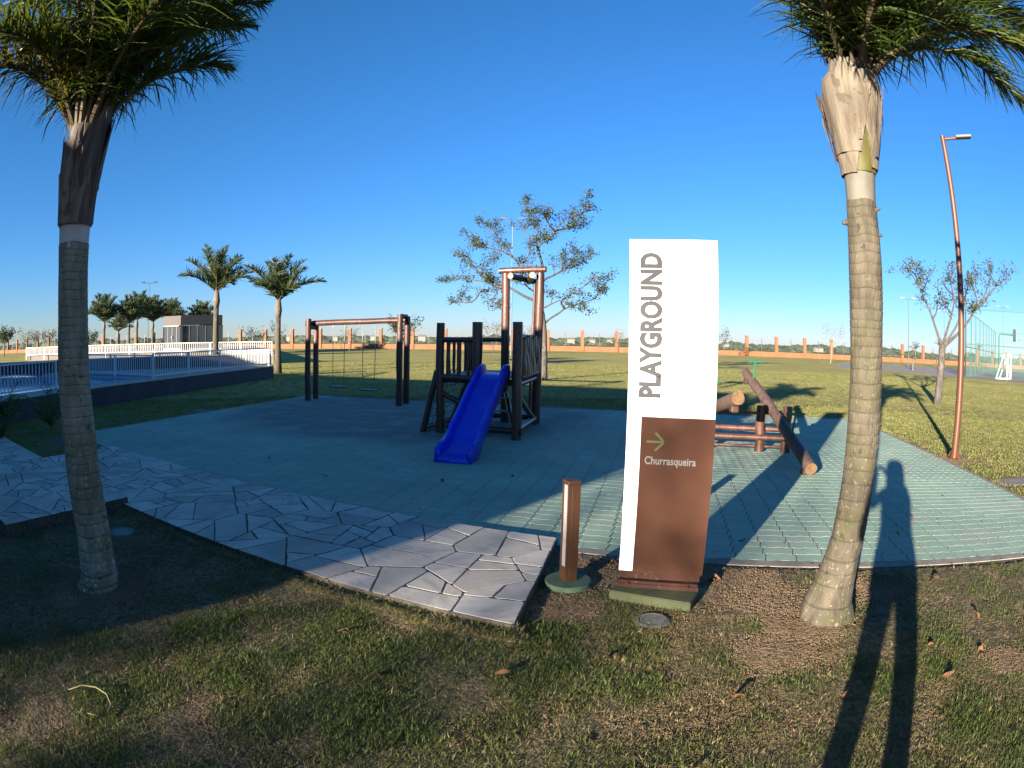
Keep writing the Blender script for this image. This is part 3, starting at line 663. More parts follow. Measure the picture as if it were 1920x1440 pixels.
# play tower
P1, P2, P3 = Vector((-1.204, 10.285, 0)), Vector((-.567, 9.985, 0)), Vector((.078, 9.664, 0))
TL, TR, BL = Vector((-.128, 11.80, 0)), Vector((.45, 11.61, 0)), Vector((-.70, 12.05, 0))
tw = thing('play_tower', 'dark log play tower with raised deck, railings and tall lookout frame', 'play tower', (-.35, 10.8, 0))
def log(p, q, r0, name, m='log_dark', seed=0, cap=None, r1=None, wob=.10, bend=0.0, par=tw, end='endgrain'):
    mb = log_mb(p, q, r0, r1, seed=seed, wob=wob, bend=bend, cap=1)
    return mb.build(name, [m, end], par, smooth='auto')
up = lambda p, z: Vector((p.x, p.y, z))
log(up(P1, -.05), up(P1, 1.86), .072, 'post', seed=11); log(up(P2, -.05), up(P2, 1.87), .082, 'post', seed=12); log(up(P3, -.05), up(P3, 1.87), .080, 'post', seed=13)
log(up(TL, -.05), up(TL, 2.86)+Vector((-.02, 0, 0)), .088, 'tall_post', m='log', seed=14, r1=.075); log(up(TR, -.05), up(TR, 2.86)+Vector((.06, 0, 0)), .090, 'tall_post', m='log', seed=15, r1=.075)
log(up(BL, -.05), up(BL, 1.84), .072, 'post', seed=16)
log(up(TL, 2.91)+Vector((-.14, .03, 0)), up(TR, 2.93)+Vector((.16, -.04, 0)), .060, 'top_beam', m='log', seed=17)
fw = (TL+TR)/2-(P2+P3)/2; fw.normalize()
for k, (p, dx) in enumerate(((TL, .07), (TR, -.10))):
    q = up(p, 2.80)+Vector((dx, -.16, 0))
    log(q, q+fw*(1.25)+Vector((-.30 if k else .34, 0, -.02)), .058, 'roof_beam', m='log', seed=18+k, end='endgrain_pale')
log(Vector((.345, 12.2, 0)), Vector((.43, 12.2, 2.80)), .026, 'climbing_pole', m='log', seed=20, wob=.02)
# deck of planks on joists
DZ = .985
def quadpt(s, t): return P1.lerp(P3, s)*(1-t)+BL.lerp(TR, s)*t
nb = 12
for i in range(nb):
    t0, t1 = .03+.95*i/nb, .03+.95*(i+.86)/nb
    q = [quadpt(.02, t0), quadpt(.98, t0), quadpt(.98, t1), quadpt(.02, t1)]
    MB().prism([(a.x, a.y) for a in q], DZ-.012, DZ+.014).build('plank', 'plank', tw)
for t in (.03, .97): log(up(quadpt(-.03, t), DZ-.07), up(quadpt(1.03, t), DZ-.07), .05, 'joist', seed=int(21+t*9))
for s in (.0, 1.0): log(up(quadpt(s, -.02), DZ-.10), up(quadpt(s, 1.02), DZ-.10), .05, 'joist', seed=int(24+s*3))
log(up(quadpt(.5, .02), DZ-.115), up(quadpt(.5, 1), DZ-.115), .04, 'joist', seed=29)
# front railing left of the slide
log(up(P1, 1.575), up(P2, 1.575), .045, 'rail', seed=31); log(up(P1, .96), up(P2, .94), .05, 'rail', seed=32)
for k in range(3):
    p = P1.lerp(P2, .25+.25*k); log(up(p, .93), up(p, 1.57)+Vector((.008*(k-1), 0, 0)), .030, 'baluster', seed=33+k, bend=.012*(1-k))
# right side wall of slabs
log(up(P3, 1.64), up(TR, 1.64), .042, 'rail', seed=37); log(up(P3, 1.0)+Vector((.06, 0, 0)), up(TR, 1.0)+Vector((.06, 0, 0)), .042, 'rail', m='log_grey', seed=38)
for k in range(8):
    p = P3.lerp(TR, .11+.112*k); log(up(p, .98), up(p, 1.60+.03*(k % 3)), .108, 'slab_post', seed=40+k, wob=.05, r1=.104)
# left and back railing
log(up(P1, 1.58), up(BL, 1.58), .042, 'rail', seed=50)
for k in range(5):
    p = P1.lerp(BL, .18+.16*k); log(up(p, .97), up(p, 1.57), .028, 'baluster', seed=51+k)
log(up(BL, 1.58), up(TL, 1.58), .042, 'rail', seed=57)
# braces, ground logs
log(up(P3, .14)+Vector((.10, -.06, 0)), up(P2.lerp(P3, .1), .14), .055, 'ground_log', seed=60); log(up(P2.lerp(P3, .1), .14), up(P1.lerp(P2, .2), .14), .05, 'ground_log', seed=61)
log(up(P3, .16), up(TR, .12), .05, 'ground_log', seed=62); log(up(BL, .12), up(TR, .12), .05, 'ground_log', seed=64)
log(up(P3, .72), up(P3.lerp(TR, .85), .14), .045, 'brace', seed=65); log(up(P1, .70), up(P2.lerp(P3, .2), .35), .045, 'brace', seed=66)
log(up(TL, .62), up(TL.lerp(P3, .8), .12), .045, 'brace', seed=67)
for z in (.28, .52, .76):
    a, b = up(TL, z)-fw*.55, up(TL.lerp(TR, .2), z)-fw*.75
    MB().box(tuple((up(P2, z)+up(TL, z))/2+Vector((.16, .4, 0))), (.50, .14, .03), R(-22), .006).build('step', 'plank', tw)
for q in (up(P3, .2), up(P3, .1), up(TR, .12), up(P1, .62)):
    MB().lathe(tuple(q+Vector((-.01, -.082, -.0))), [(.010, 0), (.012, .008), (.0, .012)], 8).build('bolt_head', 'steel', tw)
# climbing net frame leaning on the left side
n0a, n0b = Vector((-1.52, 10.36, 0)), Vector((-1.52, 11.95, 0))+Vector((.25, -.25, 0)); n1a, n1b = up(P1, 1.05)+Vector((-.06, .05, 0)), up(BL, 1.05)+Vector((-.07, -.05, 0))
n0b = Vector((-1.16, 11.55, 0))
log(n0a, n1a, .055, 'net_pole', seed=70); log(n0b, n1b, .055, 'net_pole', seed=71); log(up(n0a, .07), up(n0b, .07), .045, 'ground_log', seed=72)
mb = MB()
for k in range(1, 8):
    t = k/8; a, b = n0a.lerp(n1a, t), n0b.lerp(n1b, t); mb.tube([a, a.lerp(b, .5)-Vector((0, 0, .03)), b], .008, 4)
for k in range(1, 8):
    t = k/8; mb.tube([n0a.lerp(n0b, t), n0a.lerp(n0b, t).lerp(n1a.lerp(n1b, t), .5)-Vector((0, 0, .03)), n1a.lerp(n1b, t)], .008, 4)
mb.build('net', 'rope', tw)

# slide
sl = thing('slide', 'blue plastic slide leaning on the front of the log tower', 'slide', (-.7, 7.75, 0))
s0 = Vector((-.745, 7.72, 0)); top = (P2+P3)/2+Vector((-.03, -.02, 0)); dv = (top-s0); dv.z = 0; Ls = dv.length; dv.normalize(); rt = Vector((dv.y, -dv.x, 0))
prof = [(0, .085), (.10, .08), (.28, .095), (.45, .15), (.62, .25), (1.2, .585), (1.8, .92), (2.02, 1.025), (2.15, 1.045), (2.35, 1.05)]
scale_l = (Ls+.10)/2.35
cs = [(-.245, .00), (-.245, .155), (-.222, .168), (-.200, .155), (-.175, .02), (-.11, .0), (.11, .0), (.175, .02), (.200, .155), (.222, .168), (.245, .155), (.245, .0)]
vs = []
fine = []
for i in range(len(prof)-1):
    for k in range(4): fine.append((lerp(prof[i][0], prof[i+1][0], k/4), lerp(prof[i][1], prof[i+1][1], k/4)))
fine.append(prof[-1])
fz = np.array(fine); 
for _ in range(3): fz[1:-1, 1] = (fz[:-2, 1]+fz[1:-1, 1]*2+fz[2:, 1])/4
for i, (d, z) in enumerate(fz):
    hs = 1.0 if d < 1.95 else max(.75, 1-(d-1.95)*.5)
    flr = 1.0
    for (x, h) in cs:
        vs.append(s0+dv*(d*scale_l)+rt*(x*(1-.10*min(1, d/2)))+Vector((0, 0, z+h*hs*(1.0 if d > .12 else .75) - (.09 if (h == 0.0 and abs(x) > .2) else 0))))
n = len(cs); m_ = len(fz)
mb = MB(); mb.add(vs, [(i*n+k, (i+1)*n+k, (i+1)*n+k+1, i*n+k+1) for i in range(m_-1) for k in range(n-1)])
mb.add([vs[k] for k in range(5)], [(0, 1, 2, 3, 4)]); mb.add([vs[k] for k in range(7, 12)], [(0, 1, 2, 3, 4)])
mb.add([vs[0], vs[4], vs[5], vs[6], vs[7], vs[11]], [(0, 1, 2, 3, 4, 5)])
so = mb.build('chute', 'blue', sl, smooth='auto')
md = so.modifiers.new('thick', 'SOLIDIFY'); md.thickness = .012; md.offset = 0
MB().box(tuple(s0+dv*.06+Vector((0, 0, .02))), (.40, .10, .10), math.atan2(rt.y, rt.x), .01).build('foot', 'blue', sl)

# seesaws
def seesaw(label, pu, near, far, hn, hf, near_first=True):
    t = thing('seesaw', label, 'seesaw', tuple(uv(pu, 9.35)), 'log seesaws on one frame')
    A, B = uv(*near), uv(*far); ax = (B-A).normalized(); sd = Vector((ax.y, -ax.x, 0)).normalized(); nup = sd.cross(ax).normalized()
    if nup.z < 0: nup = -nup
    log(A, B, .088, 'log_beam', m='log_grey', seed=int(pu*10)+80, par=t, r1=.075)
    for h in (hn, hf):
        b0 = A+ax*h; hb = b0+nup*.36
        mb = MB().tube([b0+nup*.06, hb], .016, 8); mb.tube([hb-sd*.14, hb+sd*.14], .017, 8); mb.build('handle', 'green_metal', t, smooth='auto')
    for e, s in ((A, .16), (B, -.16)):
        q = e+ax*s-nup*.115
        MB().box(tuple(q), (.13, .10, .09), math.atan2(ax.y, ax.x), .015).build('stop_block', 'log_dark', t)
    MB().tube([uv(pu-.27, 9.33, .62), uv(pu+.27, 9.33, .62)], .022, 10).build('axle', 'black', t, smooth='auto')
    return t
seesaw('log seesaw with its cut end resting low beside the pale palm', .62, (1.06, 7.55, .115), (.17, 10.72, 1.14), .86, 2.95)
seesaw('log seesaw raised at its near end, half hidden behind the totem sign', -.62, (.04, 7.58, .955), (-1.28, 11.1, .11), 1.02, 2.9)
sf = thing('seesaw_stand', 'low log frame of posts and rails carrying both seesaws', 'stand', tuple(uv(0, 9.3)))
for k, u_ in enumerate((.43, .85, -.82, -.40)): log(uv(u_, 9.33, -.05), uv(u_, 9.33, .705), .076, 'post', m='log', seed=90+k, par=sf)
for k, (z, dv_, r_) in enumerate(((.55, .40, .02), (.345, .09, .042), (.235, -.09, .045), (.085, .02, .022))): log(uv(-1.0, 9.33+dv_, z), uv(.92, 9.33+dv_, z), r_, 'rail', m='log', seed=95+k, par=sf, wob=.05)

# ------------------------------------------------------------------ street lamp
lp = thing('street_lamp', 'tall copper brown street lamp post with flat head on the lawn', 'street lamp', (6.94, 7.20, 0))
b0 = Vector((6.94, 7.2, 0))
MB().tube([b0+Vector((0, 0, z)) for z in (0, 1.5, 3.0, 4.2, 5.22)], [.066, .062, .055, .05, .046], 16).build('pole', 'lamp_post', lp, smooth='auto')
mb = MB().box(tuple(b0+Vector((0, 0, .008))), (.24, .24, .02), .3)
for k in range(4):
    a = .3+k*math.pi/2; d = Vector((math.cos(a), math.sin(a), 0)); 
    p, q, r_ = b0+d*.06+Vector((0, 0, .018)), b0+d*.15+Vector((0, 0, .018)), b0+d*.058+Vector((0, 0, .17)); o_ = Vector((-d.y, d.x, 0))*.006
    mb.add([p-o_, q-o_, r_-o_, p+o_, q+o_, r_+o_], [(0, 1, 2), (5, 4, 3), (1, 4, 5, 2), (0, 3, 4, 1), (2, 5, 3, 0)])
mb.build('base_flange', 'lamp_post', lp)
hd = Vector((.42, -.30, .06)).normalized()
MB().tube([b0+Vector((0, 0, 5.16)), b0+Vector((0, 0, 5.17))+hd*.30], .028, 10).build('arm', 'lamp_post', lp, smooth='auto')
mb = MB(); hr = Vector((hd.x, hd.y, 0)).normalized().to_track_quat('X', 'Z').to_matrix()
mb.box(tuple(b0+Vector((0, 0, 5.185))+hd*.44), (.34, .15, .05), Matrix.Rotation(math.atan2(hd.y, hd.x), 3, 'Z') @ Matrix.Rotation(-.12, 3, 'Y'), .012)
mb.build('lamp_head', 'lamp_head', lp)

# ------------------------------------------------------------------ palms
WIND = Vector((.85, -.45, -.05)).normalized()
def frond_mb(origin, az, e0, length, droop, nleaf, ll, wind=0.0, seed=0, rr=.02, plumes=5, wl=.014, nseg=3, hang=.5):
    """one feather frond: arching rachis + leaflets set all round it"""
    r = random.Random(seed); rach = MB(); lf = MB()
    p = Vector(origin); pts = [p.copy()]; n = 14; d = None; dirs = []
    for i in range(n):
        t = i/n; e = e0-droop*t**1.4
        d = Vector((math.sin(az)*math.cos(e), math.cos(az)*math.cos(e), math.sin(e)))+WIND*wind*t
        d.normalize(); dirs.append(d); p = p+d*(length/n); pts.append(p.copy())
    dirs.append(d)
    rach.tube(pts, [rr*(1-.85*i/n) for i in range(n+1)], 6)
    for k in range(nleaf):
        t = .09+.91*(k+r.random())/nleaf; f = t*n; i = min(int(f), n-1); b = pts[i].lerp(pts[i+1], f-i); dd = dirs[i]
        side = dd.cross(Vector((0, 0, 1))); side = side.normalized() if side.length > .05 else Vector((1, 0, 0)); upv = side.cross(dd)
        a = r.choice((-1, 1))*r.uniform(.15, 1.25)*1.0
        if plumes <= 2: a = r.choice((-1, 1))*r.uniform(1.1, 1.6)
        o_ = upv*math.cos(a)+side*math.sin(a)
        L_ = ll*r.uniform(.7, 1.1)*(math.sin(math.pi*min(1, .12+t*.93))**.6+.12)
        q = (o_*.85+dd*r.uniform(.25, 1.0)).normalized(); w_ = wl*r.uniform(.75, 1.2)
        wd = q.cross(Vector((r.uniform(-1, 1), r.uniform(-1, 1), r.uniform(-.2, 1)))).normalized()
        vs = []; x = b.copy()
        for s in range(nseg+1):
            ww = w_*(1-.85*(s/nseg)**1.5) if s else w_*.6
            vs += [x-wd*ww, x+wd*ww]
            q = (q+Vector((0, 0, -hang/nseg))+WIND*(wind*.55/nseg)+Vector((r.uniform(-.22, .22), r.uniform(-.22, .22), r.uniform(-.22, .22)))).normalized(); x = x+q*(L_/nseg)
        lf.add(vs, [(2*s, 2*s+1, 2*s+3, 2*s+2) for s in range(nseg)])
    return rach, lf
def joined(rach, lf):
    m = MB(); m.mi = 0; m.add(rach.v, rach.f); m.mi = 1; m.add(lf.v, lf.f); return m
def ring_attr(o, n, rows):
    at = o.data.attributes.new('ring', 'FLOAT', 'POINT'); at.data.foreach_set('value', [q for q in rows for _ in range(n)])
def palm_trunk(cl, ring_gap, amp, n=28, seed=0):
    """ringed trunk through measured centre points (x, y, z, r)"""
    cl = sorted(cl, key=lambda q: q[2]); zs = [c[2] for c in cl]; arr = np.array(cl)
    z = zs[0]; rows = []; r = random.Random(seed)
    g = ring_gap
    while z < zs[-1]:
        gg = g*r.uniform(.7, 1.3)*(1.7 if z < .8 else 1.0+.5*max(0, 1.3-z)); 
        for f_, k in ((0.0, .55), (.07, -1.0), (.17, .1), (.6, .15)): rows.append((z+gg*f_, k))
        z += gg
    rows = [q for q in rows if q[0] < zs[-1]]+[(zs[-1], 0)]
    vs = []
    for (z, k) in rows:
        x, y, rr = (np.interp(z, zs, arr[:, i]) for i in (0, 1, 3))
        for a_i in range(n):
            a = 2*math.pi*a_i/n
            nz = noise.noise(Vector((math.cos(a)*2.2+seed, math.sin(a)*2.2, z*3.0)))
            zz = z+.012*noise.noise(Vector((math.cos(a)*1.1, math.sin(a)*1.1, z*2+seed)))
            flare = .16*(max(0, .26-z)/.26)**2*(.4+abs(noise.noise(Vector((math.cos(a)*2.5, math.sin(a)*2.5, seed+3)))))
            ra = rr*(1+.035*nz+flare)+amp*k*(.6+.8*abs(nz))
            vs.append((x+ra*math.cos(a), y+ra*math.sin(a), zz))
    m = MB(); nr = len(rows)
    m.add(vs, [(i*n+k, i*n+(k+1) % n, (i+1)*n+(k+1) % n, (i+1)*n+k) for i in range(nr-1) for k in range(n)]); m.rows = [1.0 if k < -.9 else (.25 if k < 0 else 0.0) for z, k in rows]; return m
def shell(cl, a0, a1, z0, z1, off, tip, nseg=14, nz=12, ragged=.05, seed=0, s0=0.0, s1=0.0, flare=0.0):
    """a leaf-base sheath: part of a tube wall with a torn pointed top"""
    arr = np.array(sorted(cl, key=lambda q: q[2])); vs = []
    for j in range(nz+1):
        for i in range(nseg+1):
            s = i/nseg; a = lerp(a0, a1, s); ztop = z1+tip*(1-abs(2*s-1)**1.2)+ragged*noise.noise(Vector((s*7, seed*3.1, 0)))
            z = lerp(z0, ztop, j/nz); a = lerp(a0+s0*j/nz, a1+s1*j/nz, s); x, y, rr = (np.interp(z, arr[:, 2], arr[:, k]) for k in (0, 1, 3))
            ra = rr+off+.012*noise.noise(Vector((a*3, z*3, seed)))+flare*(j/nz)**2
            vs.append((x+ra*math.cos(a), y+ra*math.sin(a), z))
    n = nseg+1; m = MB(); m.add(vs, [(j*n+i, j*n+i+1, (j+1)*n+i+1, (j+1)*n+i) for j in range(nz) for i in range(nseg)]); return m

CR = [(1.93, 2.951, -.03, .185), (1.913, 2.962, .131, .155), (1.93, 2.95, .275, .129), (1.942, 2.943, .414, .114), (1.957, 2.933, .549, .107), (1.967, 2.926, .869, .100), (1.968, 2.925, 1.175, .102), (1.966, 2.927, 1.474, .099), (1.962, 2.93, 1.77, .103), (1.964, 2.928, 2.071, .106), (1.964, 2.928, 2.287, .101), (1.965, 2.928, 2.45, .097)]
CRS = [(1.965, 2.928, 2.42, .096), (1.972, 2.922, 2.609, .104), (1.981, 2.917, 2.777, .136), (1.992, 2.909, 2.953, .158), (2.005, 2.90, 3.136, .168), (2.015, 2.893, 3.35, .15)]
pr = thing('palm_tree', 'sunlit palm with pale ringed trunk beside the totem sign', 'palm tree', (1.93, 2.95, 0))
tm = palm_trunk(CR, .062, .0045, seed=2, n=40); ring_attr(tm.build('trunk', 'trunk_lit', pr, smooth=True), 40, tm.rows)
FA = math.atan2(-2.9, -1.97)      # heading from palm to camera
mb = MB(); 
def shaft(cl, z0, z1, m, par, name, off=0.0, n=28, seed=0):
    arr = np.array(cl); zs = np.linspace(z0, z1, 16); vs = []
    for z in zs:
        x, y, rr = (np.interp(z, arr[:, 2], arr[:, k]) for k in (0, 1, 3))
        for i in range(n):
            a = 2*math.pi*i/n; q = rr+off+.006*noise.noise(Vector((math.cos(a)*3, math.sin(a)*3, z*2+seed)))
            vs.append((x+q*math.cos(a), y+q*math.sin(a), z))
    mm = MB(); mm.add(vs, [(j*n+i, j*n+(i+1) % n, (j+1)*n+(i+1) % n, (j+1)*n+i) for j in range(15) for i in range(n)]); return mm.build(name, m, par, smooth=True)
shaft(CRS, 2.44, 3.35, 'shaft_white', pr, 'crownshaft', -.004)
shell(CRS, FA-.35, FA+1.9, 2.615, 2.95, .004, .12, seed=1).build('sheath', 'shaft_yellow', pr, smooth=True, label='yellow green inner sheath')
shell(CRS, FA-2.2, FA-.10, 2.60, 3.10, .012, .14, seed=2, s1=.75, flare=.03).build('sheath', 'sheath', pr, smooth=True)
shell(CRS, FA+.75, FA+2.3, 2.64, 3.18, .014, .10, seed=3, s0=-.75, flare=.02).build('sheath', 'sheath', pr, smooth=True)
shell(CRS, FA-1.2, FA+.2, 2.72, 3.16, .020, .16, seed=4, s1=.5, ragged=.09, flare=.03).build('sheath', 'sheath', pr, smooth=True)
shell(CRS, FA-2.2, FA-1.25, 2.70, 3.06, .024, .16, seed=5, ragged=.12, flare=.06).build('sheath', 'sheath_old', pr, smooth=True, label='torn flap of sheath curling off the trunk')
rs = random.Random(17)
for k in range(13):
    a = FA+rs.uniform(-1.5, 1.5); w_ = rs.uniform(.06, .22); z0_ = rs.uniform(2.66, 2.95)
    shell(CRS, a-w_/2, a+w_/2, z0_, z0_+rs.uniform(.12, .34), .026+.004*rs.random(), rs.uniform(.05, .14), nseg=4, nz=7, ragged=.05, seed=30+k, s0=rs.uniform(-.12, .12), s1=rs.uniform(-.12, .12), flare=rs.uniform(0, .035)).build('sheath_strip', rs.choice(('sheath', 'sheath', 'sheath_old')), pr, smooth=True)
for (a, z, L_) in ((FA-1.35, 2.33, .07), (FA+1.2, 2.36, .09), (FA+1.3, 2.26, .07)):
    d = Vector((math.cos(a), math.sin(a), .35 if L_ > .07 else -.1)); p = Vector((1.964, 2.928, z))
    MB().tube([p+d*.08, p+d*(.09+L_*.35), p+d*(.09+L_*.6)], [.016, .010, .002] if L_ > .07 or a > FA else [.02, .018, .014], 6).build('leaf_scar', 'sheath_old', pr)
k = 0
LATR = R(125)
for (da, e0, L_, dr, wd) in ((0, 58, 2.3, 2.05, .8), (-18, 66, 2.4, 1.9, .8), (22, 62, 2.3, 2.0, .8), (-45, 68, 2.4, 1.7, .9), (45, 60, 2.4, 1.9, .8), (75, 66, 2.3, 1.7, .9), (-80, 72, 2.4, 1.4, .9),
                             (110, 68, 2.2, 1.5, 1.0), (150, 74, 2.2, 1.1, 1.1), (185, 76, 2.0, 1.0, 1.2), (-130, 74, 2.2, 1.2, 1.1), (230, 78, 2.0, .9, 1.2), (8, 45, 1.9, 2.1, .7), (60, 48, 2.0, 2.0, .7), (-30, 50, 2.0, 2.0, .7), (20, 74, 2.2, 1.2, 1.0), (100, 50, 1.9, 2.0, .8)):
    k += 1; az_ = LATR+R(da)
    o_ = Vector((2.015, 2.893, 3.22))+Vector((math.sin(az_), math.cos(az_), 0))*.09
    ra, lf = frond_mb(o_, az_, R(e0), L_, dr, 430, .50, wind=wd*.6, seed=100+k, rr=.022, wl=.0105, hang=1.0)
    joined(ra, lf).build('frond', ['petiole', 'frond'], pr)

CLP = [(-2.75, 2.895, -.04, .165), (-2.70, 2.93, .078, .145), (-2.688, 2.945, .38, .132), (-2.695, 2.938, .738, .128), (-2.701, 2.933, 1.081, .128), (-2.712, 2.922, 1.414, .117), (-2.718, 2.917, 1.745, .114), (-2.732, 2.904, 2.079, .114), (-2.740, 2.897, 2.22, .119)]
CLS = [(-2.740, 2.897, 2.17, .116), (-2.751, 2.886, 2.423, .128), (-2.762, 2.871, 2.674, .142), (-2.772, 2.86, 2.859, .140), (-2.78, 2.855, 3.012, .13), (-2.79, 2.85, 3.30, .12)]
pl = thing('palm_tree', 'shaded mossy palm with brown sheaths standing at the photo left', 'palm tree', (-2.7, 2.93, 0))
tm = palm_trunk(CLP, .055, .0035, seed=7, n=40); ring_attr(tm.build('trunk', 'trunk_mossy', pl, smooth=True), 40, tm.rows)
FB = math.atan2(-2.9, 2.74)
shaft(CLS, 2.19, 2.44, 'shaft_shaded', pl, 'crownshaft', -.003, seed=4)
shaft(CLS, 2.42, 3.3, 'sheath_old', pl, 'leaf_base', -.006, seed=5)
shell(CLS, FB-2.2, FB+.35, 2.335, 2.84, .004, .08, seed=11, s1=-.5, ragged=.08, flare=.02).build('sheath', 'sheath_old', pl, smooth=True)
shell(CLS, FB-.9, FB+1.9, 2.33, 2.92, .009, .22, seed=12, s0=.9, ragged=.06, flare=.07).build('sheath', 'sheath_old', pl, smooth=True)
shell(CLS, FB-1.5, FB+.1, 2.34, 2.70, .013, .10, seed=13, s1=.5, ragged=.16, flare=.01).build('sheath', 'sheath', pl, smooth=True)
shell(CLS, FB+1.0, FB+2.2, 2.345, 2.96, .015, .16, seed=14, flare=.09).build('sheath', 'sheath_old', pl, smooth=True)
for k in range(10):
    a = FB+rs.uniform(-1.5, 1.5); w_ = rs.uniform(.06, .22); z0_ = rs.uniform(2.42, 2.7)
    shell(CLS, a-w_/2, a+w_/2, z0_, z0_+rs.uniform(.12, .34), .020+.004*rs.random(), rs.uniform(.05, .16), nseg=4, nz=7, ragged=.05, seed=50+k, s0=rs.uniform(-.12, .12), s1=rs.uniform(-.12, .12), flare=rs.uniform(0, .04)).build('sheath_strip', rs.choice(('sheath', 'sheath_old')), pl, smooth=True)
for j, (da, e0, L_, dr, wd) in enumerate(((-90, 62, 1.9, 1.9, .1), (-110, 66, 2.0, 1.6, .1), (-70, 66, 2.0, 1.7, .1), (-140, 70, 2.0, 1.5, .2), (-40, 72, 2.0, 1.5, .2), (90, 70, 1.5, 1.35, .25), (72, 71, 1.6, 1.2, .3), (108, 71, 1.55, 1.4, .3), (125, 74, 1.9, 1.2, .3),
                                       (50, 74, 2.0, 1.2, .3), (150, 74, 2.0, 1.3, .3), (180, 76, 2.0, 1.2, .3), (0, 78, 2.0, 1.1, .3), (-95, 50, 1.6, 1.9, .1), (25, 74, 2.0, 1.3, .3), (-160, 66, 1.9, 1.7, .2), (-120, 54, 1.6, 1.9, .1), (160, 62, 1.6, 1.8, .2), (92, 56, 1.15, 1.3, .15))):
    az_ = R(-43)+R(da)
    o_ = Vector((-2.785, 2.853, 3.0))+Vector((math.sin(az_), math.cos(az_), 0))*.10
    ra, lf = frond_mb(o_, az_, R(e0), L_, dr, 370, .52, wind=wd*.6, seed=200+j, rr=.024, wl=.0105, hang=1.05)
    joined(ra, lf).build('frond', ['petiole', 'frond_yellow' if j in (0, 13) else 'frond'], pl)

def far_palm(label, loc, h_shaft, h_base_r, crown_len, seed, nf=15, nl=130, group=None, lean=0.0, ll=.62, wl=.034):
    t = thing('palm_tree', label, 'palm tree', loc, group); x, y, z = loc
    cl = [(x, y, z-.05, h_base_r*1.35), (x+lean*.3, y, z+h_shaft*.3, h_base_r), (x+lean*.7, y, z+h_shaft*.7, h_base_r*.85), (x+lean, y, z+h_shaft, h_base_r*.8)]
    MB().tube([c[:3] for c in cl], [c[3] for c in cl], 10).build('trunk', 'trunk_lit', t, smooth=True)
    MB().tube([(x+lean, y, z+h_shaft), (x+lean, y, z+h_shaft+.35), (x+lean, y, z+h_shaft+.9)], [h_base_r*.8, h_base_r*1.15, h_base_r*.6], 10).build('crownshaft', 'sheath', t, smooth=True)
    r = random.Random(seed)
    for k in range(nf):
        az_ = k*2.39996+r.uniform(-.3, .3); e0 = R(lerp(84, 30, (k/nf)**.9))
        ra, lf = frond_mb((x+lean, y, z+h_shaft+.75), az_, e0, crown_len*r.uniform(.85, 1.1), lerp(.45, 1.15, k/nf), nl, ll, wind=.25, seed=seed*50+k, rr=.03, wl=wl, nseg=2, hang=.45)
        joined(ra, lf).build('frond', ['petiole', 'frond_far'], t)
    return t
p2 = far_palm('palm with full round crown on the lawn left of the swings', (-10.72, 26.5, 0), 2.55, .16, 2.35, 31)
p3 = far_palm('taller palm standing before the glazed pool hut', (-14.6, 27.35, .4), 2.75, .17, 2.6, 33)
p4 = far_palm('leftmost palm of the dark clump beyond the pool', (-39.5, 47.8, .75), 2.0, .17, 2.9, 35, nf=20, group='palms beyond the pool', ll=.9, wl=.055)
for k, (x, y, z, s, rz, lab) in enumerate(((-37.3, 49.6, .75, .95, 2.0, 'second palm of the dark clump beyond the pool'), (-38.9, 53.3, .75, 1.08, 3.3, 'rear palm in the middle of the clump beyond the pool'),
                                           (-39.6, 57.7, .75, 1.05, 4.4, 'palm at the right end of the clump, left of the hut'), (-40.3, 63.2, .75, 1.05, 5.2, 'far palm rising just over the hut roof'), (-37.5, 66.0, .75, 1.0, 1.1, 'lower palm crown behind the right side of the hut roof'))):
    copy_thing(p4, (x, y, z), rz, s, lab, 'palms beyond the pool')
yp = far_palm('low yellowish palm in front of the dark clump', (-35.8, 45.7, .75), 1.0, .15, 1.8, 37, nf=12, nl=90, group='palms beyond the pool')

